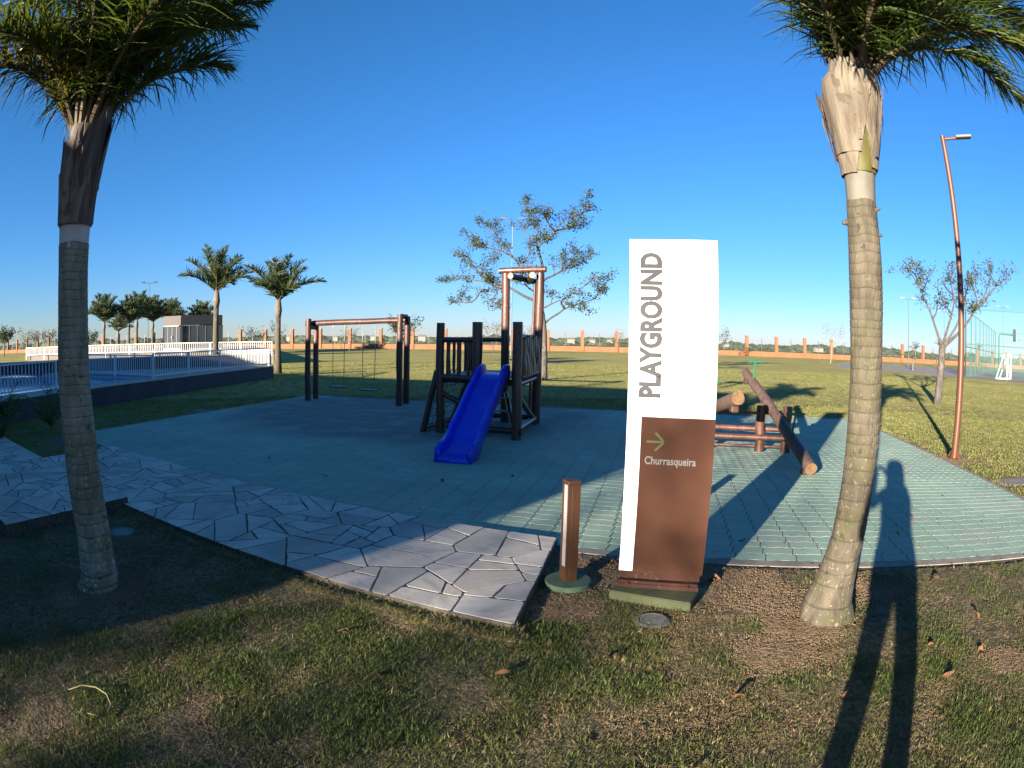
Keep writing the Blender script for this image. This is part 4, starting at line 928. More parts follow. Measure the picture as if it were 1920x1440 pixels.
# ------------------------------------------------------------------ trees
def limb_tree(label, base, az, limbs, rads, leaf_m, nleaf, leaf, seed, bark='bark', sub=1.0, depth=.9):
    t = thing('tree', label, 'tree', tuple(base)); r = random.Random(seed)
    lat = Vector((math.cos(az), -math.sin(az), 0)); dep = Vector((math.sin(az), math.cos(az), 0)); B = Vector(base)
    # cubic-ish wandering depth: each limb starts at its parent's nearest depth and drifts
    done = []; wood = MB(); leaves = MB(); twigs = []
    for key, pts in limbs.items():
        r0, r1 = rads.get(key, (.04, .012))
        d0 = 0.0
        if done:
            q = min(((math.hypot(pts[0][0]-u, pts[0][1]-z), d) for u, z, d in done)); d0 = q[1]
        drift = 0 if key == 'trunk' else r.uniform(-depth, depth)
        P_ = []; n = len(pts)
        # resample
        fine = []
        for i in range(n-1):
            for k in range(3): fine.append((lerp(pts[i][0], pts[i+1][0], k/3), lerp(pts[i][1], pts[i+1][1], k/3)))
        fine.append(pts[-1]); m = len(fine)
        a = np.array(fine)
        for _ in range(2): a[1:-1] = (a[:-2]+2*a[1:-1]+a[2:])/4
        for i in range(m):
            s = i/(m-1); d = d0+drift*s**1.2+.03*noise.noise(Vector((s*6, seed, len(done))))
            P_.append(B+lat*a[i][0]+dep*d+Vector((0, 0, a[i][1]))); done.append((a[i][0], a[i][1], d))
        wood.tube(P_, [lerp(r0, r1, (i/(m-1))**.8) for i in range(m)], 7 if r0 > .05 else 5, wob=.12, seed=seed)
        if key != 'trunk':
            L3 = sum((P_[i+1]-P_[i]).length for i in range(m-1)); segs = [P_]
            for k in range(int(L3*1.7)):
                s = r.uniform(.3, .97); i = min(int(s*(m-1)), m-2); b = P_[i].lerp(P_[i+1], r.random()); dd = (P_[i+1]-P_[i]).normalized()
                q = (dd*.8+Vector((r.uniform(-1, 1), r.uniform(-1, 1), r.uniform(-.4, 1.0)))).normalized(); sl_ = r.uniform(.5, 1.25)*sub; S_ = [b]
                for c_ in range(5):
                    q = (q+Vector((r.uniform(-.35, .35), r.uniform(-.35, .35), r.uniform(-.25, .4)))).normalized(); S_.append(S_[-1]+q*sl_/5)
                wood.tube(S_, [.016, .013, .010, .008, .006, .004], 4, caps=False)
                for c_ in range(int(3+sl_*4)):
                    i2 = r.randrange(1, 5); b2 = S_[i2].lerp(S_[i2+1], r.random()); q2 = (q+Vector((r.uniform(-1, 1), r.uniform(-1, 1), r.uniform(-.5, .9)))).normalized(); L2 = r.uniform(.12, .32)
                    e2 = b2+q2*L2*.5; f2 = e2+(q2+Vector((0, 0, .3))).normalized()*L2*.5; wood.tube([b2, e2, f2], [.006, .005, .003], 3, caps=False); twigs.append((b2, e2, f2, 1.0))
            ln = sum((P_[i+1]-P_[i]).length for i in range(m-1))
            for k in range(max(3, int(ln*5.5))):
                s = r.uniform(.28, 1)**.7; i = min(int(s*(m-1)), m-2); b = P_[i].lerp(P_[i+1], r.random())
                dd = (P_[i+1]-P_[i]).normalized()
                q = (dd*.7+Vector((r.uniform(-1, 1), r.uniform(-1, 1), r.uniform(-.3, 1.0)))*.8).normalized(); L_ = r.uniform(.18, .55)
                e = b+q*L_*.5+Vector((r.uniform(-.04, .04),)*3); f_ = e+(q+Vector((0, 0, .35))).normalized()*L_*.5
                wood.tube([b, e, f_], [.008, .006, .003], 4, caps=False); twigs.append((b, e, f_, s))
    wood.build('trunk', bark, t, smooth=True)
    for k in range(nleaf):
        b, e, f_, s = r.choice(twigs)
        if noise.noise(b*.9+Vector((seed, 0, 0))) < -.12 and r.random() < .7: continue
        c = e.lerp(f_, r.random()*1.1)+Vector((r.gauss(0, .10), r.gauss(0, .10), r.gauss(0, .08)))
        q = Vector((r.uniform(-1, 1), r.uniform(-1, 1), r.uniform(-.9, .5))).normalized(); sd = q.cross(Vector((r.uniform(-1, 1), r.uniform(-1, 1), r.uniform(-1, 1)))).normalized()
        L_ = leaf*r.uniform(.65, 1.25); w_ = L_*.27; nn = q.cross(sd)*L_*.10
        leaves.add([c, c+q*L_*.45+sd*w_+nn, c+q*L_, c+q*L_*.45-sd*w_+nn], [(0, 1, 2), (0, 2, 3)])
    leaves.build('crown', leaf_m, t)
    return t
TB2 = (1.27, 24.52, 0); TB1 = (13.81, 15.59, 0)
T2 = {'trunk': [(0.0, -0.05), (-0.01, 1.34), (-0.03, 2.18), (-0.13, 2.76), (-0.27, 3.18), (-0.31, 3.45)], 'r1': [(-0.02, 2.22), (0.16, 2.42), (0.54, 2.65), (0.77, 2.85), (1.11, 2.97), (1.69, 3.17), (2.05, 3.3), (2.16, 3.57), (2.15, 3.84)], 'l1': [(-0.26, 3.1), (-0.8, 3.28), (-1.23, 3.55), (-1.57, 3.74), (-2.15, 3.88), (-2.61, 4.19), (-2.79, 4.46), (-3.12, 4.73), (-3.43, 5.04)], 'u1': [(-0.31, 3.45), (-0.08, 4.03), (0.34, 4.19), (0.72, 4.47), (1.22, 4.84), (1.68, 5.08), (1.99, 5.24)], 'u2': [(-0.14, 4.03), (-0.11, 4.58), (-0.27, 5.05), (-0.31, 5.32), (0.09, 5.53), (0.36, 5.85), (0.79, 6.38), (1.17, 6.47), (1.64, 6.6)], 'u4': [(-0.31, 3.45), (-0.69, 3.63), (-0.89, 3.94), (-0.62, 4.26), (-0.48, 4.81)], 'ld': [(-1.57, 3.72), (-2.14, 3.65), (-2.6, 3.49)], 'r1b': [(0.77, 2.85), (0.58, 3.15), (0.92, 3.35), (1.3, 3.51), (1.64, 3.83)], 'r2': [(-0.03, 2.87), (0.35, 3.07), (0.65, 3.19), (1.0, 2.89)], 'l1b': [(-2.15, 3.88), (-2.61, 3.92), (-3.03, 3.99), (-3.48, 4.06), (-3.79, 4.06)], 'l1c': [(-1.57, 3.72), (-1.95, 3.58), (-1.95, 3.31), (-2.17, 3.03), (-1.75, 3.01)], 'l1d': [(-2.61, 4.15), (-2.35, 4.43), (-1.97, 4.63)], 'll': [(-2.6, 3.49), (-2.84, 3.14), (-3.2, 3.04), (-3.51, 3.17), (-3.66, 3.44)], 'u1b': [(0.72, 4.47), (1.18, 4.6), (1.56, 4.84)], 'u2b': [(0.36, 5.85), (0.13, 6.05), (-0.03, 6.29), (-0.22, 6.57)], 'u2c': [(0.36, 5.85), (0.71, 6.02), (1.06, 6.18), (1.21, 6.35)], 'u3': [(-0.27, 5.05), (-0.43, 5.6), (-0.3, 6.0), (-0.34, 6.36), (-0.49, 6.56), (-0.73, 6.97)], 'u5': [(-0.89, 3.94), (-1.05, 4.6), (-1.28, 4.83), (-1.6, 5.34), (-1.91, 5.7), (-2.11, 5.97)], 'u6': [(-1.28, 4.83), (-1.75, 5.14), (-2.25, 5.29), (-2.67, 5.41), (-2.87, 5.48)], 'u7': [(-1.05, 4.6), (-0.67, 4.8), (-0.63, 5.2)], 'u8': [(-0.43, 5.6), (-0.72, 5.83), (-0.91, 5.99), (-0.76, 6.4)]}
T1 = {'trunk': [(0.0, -0.05), (0.08, 1.03), (0.11, 1.83), (0.12, 1.91)], 'a': [(0.09, 1.91), (-0.04, 2.19), (-0.17, 2.5), (-0.27, 2.76), (-0.42, 3.13), (-0.66, 3.52), (-0.75, 3.84), (-1.02, 4.13), (-1.17, 4.28)], 'b': [(0.14, 1.94), (0.28, 2.37), (0.48, 2.91), (0.6, 3.31), (0.54, 3.71), (0.46, 4.03)], 'c': [(0.18, 1.94), (0.47, 2.27), (0.77, 2.71), (0.88, 3.08), (1.05, 3.46), (1.17, 3.87), (1.26, 4.14)], 'd': [(0.22, 1.91), (0.54, 2.17), (0.87, 2.42), (1.3, 2.92), (1.51, 3.25), (1.89, 3.45), (2.1, 3.73), (2.39, 3.98), (2.9, 4.32), (3.23, 4.55)], 'a2': [(-0.27, 2.76), (-0.1, 2.98), (-0.06, 3.41)], 'a3': [(-0.66, 3.65), (-0.49, 3.77), (-0.35, 4.1)], 'a4': [(-0.75, 3.84), (-0.86, 4.13), (-1.01, 4.34), (-1.22, 4.39)], 'b2': [(0.51, 2.93), (0.19, 3.24), (-0.02, 3.6)], 'b3': [(0.56, 3.58), (0.28, 3.7), (0.22, 3.88)], 'c2': [(0.88, 3.08), (0.62, 3.36), (0.54, 3.79)], 'd2': [(1.51, 3.25), (1.56, 3.54), (1.34, 3.85), (1.43, 4.23), (1.5, 4.72)], 'd3': [(1.72, 3.36), (1.94, 3.77), (2.1, 4.12), (2.25, 4.37)], 'd4': [(2.39, 3.98), (2.31, 4.21), (2.05, 4.42)]}
limb_tree('wide sparse grey tree rising behind the log tower', TB2, math.atan2(TB2[0], TB2[1]), T2, {'trunk': (.14, .065), 'r1': (.05, .012), 'l1': (.065, .012), 'ld': (.045, .010), 'u1': (.06, .012), 'u2': (.065, .012), 'u4': (.045, .012), 'u3': (.05, .012)}, 'leaf', 13500, .095, 5, depth=1.5)
limb_tree('young vase shaped tree with bare lower limbs behind the street lamp', TB1, math.atan2(TB1[0], TB1[1]), T1, {'trunk': (.16, .13), 'a': (.06, .012), 'b': (.06, .012), 'c': (.055, .012), 'd': (.065, .012)}, 'leaf', 2900, .10, 8, sub=.6, depth=.9)

def small_tree(name, label, loc, h, spread, seed, leaf_m='leaf_shrub', nl=420, cat='tree', trunk_r=.05, group=None, bark='bark', low=.45, leaf=.16):
    t = thing(name, label, cat, loc, group); r = random.Random(seed); B = Vector(loc); wood = MB(); lv = MB()
    top = B+Vector((r.uniform(-.15, .15)*h*.3, 0, h*low)); wood.tube([B-Vector((0, 0, .05)), B.lerp(top, .5)+Vector((.03*h*r.uniform(-1, 1), 0, 0)), top], [trunk_r, trunk_r*.8, trunk_r*.6], 6)
    ends = []
    for k in range(7):
        a = k*2.4+r.random(); e = top+Vector((math.cos(a)*spread*r.uniform(.5, 1), math.sin(a)*spread*r.uniform(.5, 1), h*(1-low)*r.uniform(.35, .95)))
        m_ = top.lerp(e, .5)+Vector((0, 0, -.06*h)); wood.tube([top, m_, e], [trunk_r*.45, trunk_r*.3, .008], 4, caps=False); ends += [e, m_.lerp(e, .6), e+Vector((r.uniform(-.3, .3)*spread, r.uniform(-.3, .3)*spread, r.uniform(-.1, .15)*h))]
    wood.build('trunk', bark, t)
    for k in range(nl):
        c = r.choice(ends)+Vector((r.gauss(0, .17*spread), r.gauss(0, .17*spread), r.gauss(0, .09*h)))
        q = Vector((r.uniform(-1, 1), r.uniform(-1, 1), r.uniform(-.7, .7))).normalized(); sd = q.cross(Vector((r.uniform(-1, 1), r.uniform(-1, 1), r.uniform(-1, 1)))).normalized(); L_ = leaf*r.uniform(.6, 1.3)
        lv.add([c, c+q*L_*.5+sd*L_*.3, c+q*L_, c+q*L_*.5-sd*L_*.3], [(0, 1, 2, 3)])
    lv.build('crown', leaf_m, t); return t
G_ = 'young trees planted along the boundary wall'
small_tree('young_tree', 'bushy young tree behind the right swing post', (-10.87, 61.0, 0), 3.5, 1.5, 1, nl=900, trunk_r=.09, group=G_, leaf=.22)
small_tree('young_tree', 'thin young tree seen between the swing ropes', (-18.4, 67.5, 0), 2.6, .95, 2, 'leaf_dry', 300, group=G_)
small_tree('young_tree', 'pale young tree over the wall left of the tall tower posts', (-2.1, 67.9, 0), 3.1, 1.2, 3, 'leaf_dry', 420, group=G_)
small_tree('young_tree', 'half bare young tree beside a pillar behind the tower railing', (1.4, 71.9, 0), 3.3, 1.0, 4, 'leaf_dry', 240, group=G_)
small_tree('young_tree', 'small young tree just right of the white sign edge', (27.0, 75.2, 0), 3.2, .9, 5, 'leaf_shrub', 260, group=G_)
small_tree('young_tree', 'pale leafless young tree left of the sunlit palm trunk', (34.2, 58.7, 0), 4.4, 1.9, 6, 'leaf_dry', 380, group=G_, bark='bark_white', leaf=.12)
small_tree('young_tree', 'short whitewashed sapling on the lawn right of the sunlit palm', (37.5, 46.7, 0), 1.7, .35, 7, 'leaf_shrub', 120, group=G_, bark='bark_white', leaf=.14)
small_tree('young_tree', 'spreading bush tree left of the swings before the wall', (-32.8, 72.9, 0), 2.9, 1.6, 8, 'leaf_dry', 520, group=G_)
small_tree('young_tree', 'thin tree rising over a pillar right of the round palm', (-30.0, 73.8, 0), 3.5, 1.2, 9, 'leaf_shrub', 260, group=G_)
small_tree('young_tree', 'dark round tree at the far left edge by the wall', (-77.4, 63.2, 0), 4.2, 2.2, 10, 'leaf_shrub', 1300, group=G_, trunk_r=.12, leaf=.3)
small_tree('young_tree', 'grey bushy tree left of the mossy palm trunk', (-81.5, 73.8, 0), 4.0, 2.3, 11, 'leaf_dry', 900, group=G_, leaf=.25)
small_tree('young_tree', 'umbrella shaped tree close left of the mossy palm trunk', (-75.1, 73.3, 0), 3.6, 1.8, 12, 'leaf_dry', 600, group=G_, leaf=.25, low=.6)
small_tree('young_tree', 'dark bush tree just right of the mossy palm trunk', (-66.0, 75.1, 0), 3.4, 1.9, 13, 'leaf_shrub', 1000, group=G_, leaf=.25)
small_tree('young_tree', 'sparse young tree left of the white sign edge', (13.8, 80.0, 0), 2.8, 1.0, 14, 'leaf_dry', 260, group=G_)
for k, (x, y, h, lab) in enumerate(((47.7, 53.9, 2.5, 'slim young palm with drooping head right of the sunlit palm'), (41.5, 51.3, 1.6, 'low young palm by the wall right of the sunlit palm'), (56.5, 42.0, 2.4, 'young palm behind the goal frame'), (62.0, 60.0, 2.6, 'young palm inside the green ball cage view'))):
    far_palm(lab, (x, y, 0), h*.75, .07, 1.0, 60+k, nf=6, nl=26, group='young palms by the sports court', ll=.35, wl=.02)

# ------------------------------------------------------------------ boundary wall
bw = thing('boundary_wall', 'long low terracotta wall with square pillars and wires across the far lawn', 'wall', (0, 88, 0))
mb = MB(); x0, x1 = -142, 116
wa = math.atan2(-.08, 1)
def wy(x): return 88-.08*x
def wbox(mb, xa, xb, off, th, z0, z1): return mb.box(((xa+xb)/2, wy((xa+xb)/2)+off, (z0+z1)/2), ((xb-xa)/math.cos(wa), th, z1-z0), wa)
wbox(MB(), x0, x1, 0, .22, -.1, .70).build('wall_panel', 'terra', bw)
wbox(MB(), x0, x1, 0, .28, .702, .75).build('coping', 'terra', bw)
pil = MB().box((0, 0, 1.42), (.46, .46, 2.94), wa); pc = MB().box((0, 0, 2.94), (.56, .56, .11), wa); pc.box((0, 0, 3.03), (.40, .40, .07), wa)
def shared(mbx, name, m):
    me = bpy.data.meshes.new(name); me.from_pydata(mbx.v, [], mbx.f); me.materials.append(M[m]); me.update(); return me
pme, cme = shared(pil, 'pillar', 'terra'), shared(pc, 'cap', 'cap')
pole_me = shared(MB().box((0, 0, 1.35), (.07, .07, 2.7)), 'wire_post', 'postgrey')
xp = x0; 
while xp < x1:
    o = bpy.data.objects.new('pillar', pme); COL.objects.link(o); o.parent = bw; o.location = (xp, wy(xp)-88, 0)
    c_ = bpy.data.objects.new('cap', cme); COL.objects.link(c_); c_.parent = o
    q = bpy.data.objects.new('wire_post', pole_me); COL.objects.link(q); q.parent = bw; q.location = (xp+2.45, wy(xp+2.45)-88, 0)
    xp += 4.9
mb = MB()
for z in np.arange(.95, 2.7, .2): mb.tube([(x0, wy(x0), z), (x1, wy(x1), z)], .008, 4)
mb.build('wire', 'wire', bw)

# far scrub trees, distant houses
mb = MB(); r = random.Random(4)
def blob(c, sx, sz, sd):
    vs, fs = [], []
    nA, nB = 9, 5
    for j in range(nB+1):
        th = math.pi*.5*j/nB
        for i in range(nA):
            a = 2*math.pi*i/nA; k = 1+.38*noise.noise(Vector((math.cos(a)*1.4+sd, math.sin(a)*1.4, th*1.6)))
            vs.append((c[0]+sx*k*math.cos(th)*math.cos(a), c[1]+sx*.6*k*math.cos(th)*math.sin(a), c[2]+sz*k*math.sin(th)))
    fs = [(j*nA+i, j*nA+(i+1) % nA, (j+1)*nA+(i+1) % nA, (j+1)*nA+i) for j in range(nB) for i in range(nA)]
    mb.add(vs, fs)
for k in range(2600):
    a = R(r.uniform(-64, 66)); D = r.uniform(190, 700); h = r.uniform(1.0, 3.0)*(1+.0012*D)*(.5+.9*abs(noise.noise(Vector((a*9, D*.004, 0)))))
    if D < 330: h *= .4
    blob((D*math.sin(a), D*math.cos(a), -.1), h*r.uniform(1.0, 2.6), h, k*.37)
mb.build('treeline', 'far_tree', kind='stuff')
def house(x, y, w_, h, lab, hue='house'):
    w_ *= .6; h *= .8; t = thing('house', lab, 'house', (x, y, 0), 'white houses far beyond the wall')
    MB().box((x, y, h/2), (w_, w_*.7, h)).build('wall', hue, t)
    MB().add([(x-w_*.55, y-w_*.4, h), (x+w_*.55, y-w_*.4, h), (x+w_*.55, y+w_*.4, h), (x-w_*.55, y+w_*.4, h), (x-w_*.5, y, h*1.35), (x+w_*.5, y, h*1.35)], [(0, 1, 5, 4), (2, 3, 4, 5), (0, 4, 3), (1, 2, 5)]).build('roof', 'tile', t)
for az_, D, w_, h in ((-8.4, 300, 6, 3), (-13, 320, 4, 3), (-16.5, 330, 4, 2.6), (-21, 300, 3, 3), (-5.2, 310, 3, 2.4), (5.4, 260, 5, 2.4), (7.4, 280, 4, 2.2), (9.0, 300, 4, 2.4), (20.0, 270, 4, 2), (29, 260, 6, 2), (33, 300, 4, 2)):
    a = R(az_); house(D*math.sin(a), D*math.cos(a), w_, h, 'tiny white house among scrub far beyond the wall')

# ------------------------------------------------------------------ pool terrace at the left
W0, W1 = Vector((-10.75, 4.0, 0)), Vector((-9.62, 23.3, 0)); WB = Vector((-60, 60, 0))
wall_d = (W1-W0).normalized(); wn = Vector((-wall_d.y, wall_d.x, 0))          # towards the pool
def topz(t): return .5
dk = MB(); Lw = (W1-W0).length
def wpt(t, off): return W0.lerp(W1, t)+wn*off
# terrace: ring of deck around the pool basin
P_a, P_b = 1.0, 10.5
def deckquad(t0, t1, o0, o1, z=.5): 
    q = [wpt(t0, o0), wpt(t1, o0), wpt(t1, o1), wpt(t0, o1)]; dk.add([(p.x, p.y, z) for p in q], [(0, 1, 2, 3)])
deckquad(-1.2, .02, .25, 60); deckquad(.02, .66, .25, P_a); deckquad(.02, .66, P_b, 60); deckquad(.66, 1.0, .25, 60)
for (t0, off0, t1, off1) in ((.02, P_a, .66, P_a), (.02, P_b, .66, P_b), (.02, P_a, .02, P_b), (.66, P_a, .66, P_b)):
    a, b = wpt(t0, off0), wpt(t1, off1); dk.add([(a.x, a.y, .5), (b.x, b.y, .5), (b.x, b.y, .3), (a.x, a.y, .3)], [(0, 1, 2, 3)])
a, b = wpt(1.0, .25), wpt(1.0, 60); dk.add([(a.x, a.y, 0), (b.x, b.y, 0), (b.x, b.y, .5), (a.x, a.y, .5)], [(0, 1, 2, 3)])
dk.build('pool_deck', 'deck', kind='structure')
mb = MB(); q = [wpt(.02, P_a), wpt(.66, P_a), wpt(.66, P_b), wpt(.02, P_b)]; mb.add([(p.x, p.y, .44) for p in q], [(0, 1, 2, 3)]); mb.build('water', 'water', kind='structure')
pw = thing('retaining_wall', 'dark grey retaining wall along the raised pool terrace', 'wall', tuple(W1))
ang = math.atan2(wall_d.y, wall_d.x)
c_ = (W0+W1)/2+wn*.125-wall_d*6; MB().box((c_.x, c_.y, .232), (Lw+12, .25, .47), ang).build('wall_face', 'darkwall', pw)
c_ = c_+wn*.02; MB().box((c_.x, c_.y, .487), (Lw+12, .30, .034), ang).build('coping', 'coping', pw)
lw = thing('low_wall', 'dark low wall behind the pool railing', 'wall', (-15, 18, .5))
a, b = Vector((-23.0, 12.6, 0)), Vector((-10.1, 24.2, 0)); d = (b-a).normalized(); n_ = Vector((-d.y, d.x, 0)); c_ = (a+b)/2+n_*.2
MB().box((c_.x, c_.y, .72), ((b-a).length, .4, .44), math.atan2(d.y, d.x)).build('wall_face', 'darkwall', lw)
MB().box((c_.x, c_.y, .96), ((b-a).length+.1, .5, .04), math.atan2(d.y, d.x)).build('coping', 'deck', lw)
def railing(label, pts, z0, z1, gap=.11, post=2.2, w_=.018, foot=0.0):
    t = thing('railing', label, 'railing', tuple(pts[0]), 'white railings round the pool')
    bars = []; mb = MB()
    for a, b in zip(pts[:-1], pts[1:]):
        a, b = Vector(a), Vector(b); a.z = b.z = 0; d = b-a; L_ = d.length; d.normalize(); an = math.atan2(d.y, d.x); m_ = (a+b)/2
        MB().box((m_.x, m_.y, z1), (L_+.04, .05, .04), an).build('top_rail', 'rail', t)
        MB().box((m_.x, m_.y, z0), (L_+.04, .035, .035), an).build('bottom_rail', 'rail', t)
        n = max(1, int(round(L_/post)))
        for k in range(n+1):
            p = a.lerp(b, k/n); MB().box((p.x, p.y, (z1+.5-foot)/2), (.055, .055, z1-.5+foot), an).build('post', 'rail', t)
        nb = int(L_/gap); 
        for k in range(1, nb):
            p = a.lerp(b, k/nb)
            bars.append((p, an))
    me = shared(MB().box((0, 0, (z0+z1)/2), (.024, w_, z1-z0-.03)), 'baluster', 'rail')
    L0 = Vector(t['_w'])
    for i, (p, an) in enumerate(bars[:290]):
        o = bpy.data.objects.new('baluster', me); COL.objects.link(o); o.parent = t; o.location = (p.x-L0.x, p.y-L0.y, -L0.z); o.rotation_euler = (0, 0, an)
    if len(bars) > 290:
        mb = MB()
        for p, an in bars[290:]: mb.box((p.x, p.y, (z0+z1)/2), (.024, w_, z1-z0-.03), an)
        mb.build('balusters', 'rail', t, kind='stuff')
C1 = Vector((-10.25, 14.97, .5))
railing('white railing on the dark wall ending at the round palm', [C1, Vector((-9.80, 23.2, 0))], .60, 1.22, gap=.13)
railing('white railing receding from its corner into the pool terrace', [C1+Vector((-.06, .05, 0)), Vector((-15.0, 16.9, 0))], .60, 1.18, gap=.13)
railing('white railing at the far left above the blue pool', [Vector((-10.85, 10.9, 0)), Vector((-11.35, 3.5, 0))], .60, 1.20, gap=.13)
# upper terrace
ut = thing('terrace_wall', 'long cream terrace wall with pale top behind the pool', 'wall', (-22, 42, 0))
a, b = Vector((-37, 33.5, 0)), Vector((-15.2, 36.9, 0)); d = (b-a).normalized(); an = math.atan2(d.y, d.x); n_ = Vector((-d.y, d.x, 0)); m_ = (a+b)/2
MB().box((m_.x, m_.y, .39), ((b-a).length, .2, .78), an).build('wall_face', 'cream', ut)
MB().box((m_.x, m_.y, .80), ((b-a).length+.1, .3, .05), an).build('coping', 'coping', ut)
mb = MB(); q = [a+n_*.1, b+n_*.1, b*2.0+Vector((-3, 0, 0)), a*2.0]; mb.prism([(p.x, p.y) for p in q], -.05, .74); mb.build('upper_terrace', 'deck', kind='structure')
railing('sunlit white railing along the cream terrace wall', [a+Vector((0, -.4, 0)), b+Vector((0, -.4, 0))], .86, 1.40, gap=.15, w_=.03)
# glazed hut
hx = [Vector((-30.86, 46.73, 0)), Vector((-28.98, 47.92, 0)), Vector((-26.12, 49.54, 0))]
ht = thing('pool_hut', 'small flat roofed glazed hut with taupe fascia coloured darker on its shaded sides beyond the pool', 'hut', (-29, 48, .75))
f1 = Vector((hx[1].x-hx[0].x, hx[1].y-hx[0].y, 0)); 
HA, HB, HC = Vector((-31.3, 47.6, 0)), Vector((-28.98, 47.2, 0)), Vector((-26.0, 49.9, 0)); HD = HA+(HC-HB)
def wallquad(a, b, z0, z1, name, m, th=.12, par=ht):
    d = (b-a).normalized(); m_ = (a+b)/2; return MB().box((m_.x, m_.y, (z0+z1)/2), ((b-a).length, th, z1-z0), math.atan2(d.y, d.x)).build(name, m, par)
MB().prism([(p.x, p.y) for p in (HA, HB, HC, HD)], .74, .86).build('floor_slab', 'coping', ht)
wallquad(HA, HB, 2.90, 3.75, 'fascia', 'hut_grey', .2); wallquad(HB, HC, 2.95, 3.78, 'fascia', 'hut_dark', .2); wallquad(HC, HD, 2.95, 3.75, 'fascia', 'hut_dark', .2); wallquad(HD, HA, 2.95, 3.75, 'fascia', 'hut_dark', .2)  # shade put into the colour: lit front taupe, other sides dark
MB().prism([(p.x, p.y) for p in (HA, HB, HC, HD)], 3.60, 3.66).build('roof', 'hut_dark', ht)
for p, w_ in ((HA, .14), (HB, .24), (HC, .22), (HD, .2)): MB().box((p.x, p.y, 1.85), (w_, w_, 2.1), math.atan2(f1.y, f1.x)).build('column', 'hut_dark', ht)
for a, b, n in ((HA, HB, 4), (HB, HC, 5)):
    for k in range(n):
        p, q = a.lerp(b, (k+.04)/n), a.lerp(b, (k+.96)/n); 
        fr = wallquad(p, q, .90, 2.88, 'glass_panel', 'pane', .03)
    for k in range(n+1):
        p = a.lerp(b, k/n); MB().box((p.x, p.y, 1.88), (.045, .08, 1.98), math.atan2((b-a).y, (b-a).x)).build('mullion', 'white_frame', ht)
wallquad(HA.lerp(HB, .02)-Vector((0, .1, 0)), HB.lerp(HA, .1)-Vector((0, .1, 0)), 2.80, 2.90, 'door_track', 'white_frame', .08)
MB().box(((HA.x+HB.x)/2, (HA.y+HB.y)/2-.1, 1.85), (.10, .08, .28)).build('door_handle', 'white_frame', ht)
wallquad(HD, HC, .86, 2.95, 'back_wall', 'hut_dark', .1)

# ------------------------------------------------------------------ sports court at the right
K1, K2 = Vector((35.0, 35.7, 0)), Vector((66.7, 60.5, 0)); kd = (K2-K1).normalized(); kr = Vector((kd.y, -kd.x, 0)); KH = 5.3
cg = thing('ball_cage', 'tall green mesh ball cage around the sports court', 'cage', tuple(K1))
mb = MB(); q = [K1, K2, K2+kr*20, K1+kr*20]
mb.add([(p.x, p.y, .008) for p in q], [(3, 2, 1, 0)]); mb.build('sports_court', 'court_grey', kind='structure')
q = [K1+kr*.5+kd*.5, K1+kr*.5+kd*16, K1+kr*7+kd*16, K1+kr*7+kd*.5]; mb = MB(); mb.add([(p.x, p.y, .012) for p in q], [(3, 2, 1, 0)]); mb.build('goal_area', 'court_red', kind='structure')
def post_line(a, b, n, mids):
    for k in range(n+1):
        p = a.lerp(b, k/n); MB().tube([(p.x, p.y, 0), (p.x, p.y, KH)], .05, 6).build('post', 'cage', cg)
    for z in mids: MB().tube([(a.x, a.y, z), (b.x, b.y, z)], .04, 6).build('rail', 'cage', cg)
    MB().add([(a.x, a.y, .05), (b.x, b.y, .05), (b.x, b.y, KH), (a.x, a.y, KH)], [(0, 1, 2, 3)]).build('netting', 'net', cg)
post_line(K1, K2, 9, (KH, 2.4)); post_line(K2, K2+kr*18, 3, (KH, 2.4)); post_line(K1, K1+kr*18, 3, (KH, 2.6))
gl = thing('goal', 'white tube goal frame standing side on at the court', 'goal', (39.6, 34.1, 0))
G1, G2 = Vector((39.6, 34.1, 0)), Vector((41.3, 35.1, 0)); back = Vector((-.75, .95, 0))
for p in (G1, G2):
    MB().box((p.x, p.y, 1.05), (.14, .14, 2.1), .6).build('post', 'white', gl)
    MB().tube([(p+back).to_tuple(), (p+back*.35+Vector((0, 0, 2.0))).to_tuple()], .04, 6).build('back_stay', 'white', gl)
    MB().tube([(p+Vector((0, 0, .05))).to_tuple(), (p+back+Vector((0, 0, .05))).to_tuple()], .05, 6).build('ground_bar', 'white', gl)
m_ = (G1+G2)/2; MB().box((m_.x, m_.y, 2.05), ((G2-G1).length, .12, .12), math.atan2((G2-G1).y, (G2-G1).x)).build('crossbar', 'white', gl)
hp = thing('basketball_hoop', 'green basketball hoop on bent pole above the goal', 'hoop', (41.0, 36.65, 0))
MB().tube([(41.0, 36.65, 0), (41.0, 36.65, 3.6), (41.05, 36.6, 3.75), (42.1, 35.35, 3.72)], .07, 8).build('pole', 'green_metal', hp, smooth='auto')
MB().box((42.15, 35.32, 3.7), (.9, .06, 1.05), R(62)).build('backboard', 'white_frame', hp)
MB().tube([Vector((42.6, 35.0, 3.3))+Vector((.22*math.cos(a), .22*math.sin(a), 0)) for a in np.linspace(0, 6.28, 13)], .015, 5).build('ring', 'green_metal', hp)
def light_mast(label, x, y, h, arms=2, m='postgrey', span=.7, az_=0.0, rise=0.0):
    t = thing('light_mast', label, 'light mast', (x, y, 0), 'tall light masts round the grounds')
    MB().tube([(x, y, 0), (x, y, h)], [.06, .035], 8).build('pole', m, t)
    d = Vector((math.cos(az_), -math.sin(az_), 0)); mb = MB().tube([Vector((x, y, h-.05+rise))-d*span, Vector((x, y, h-.1)), Vector((x, y, h-.05+rise))+d*span], .035, 5); mb.build('arm', m, t)
    for s in (-1, 1):
        p = Vector((x, y, h+rise))+d*(span*s); MB().box(tuple(p+Vector((0, 0, .05))), (.55, .25, .10), -az_).build('lamp_head', 'lamp_head', t)
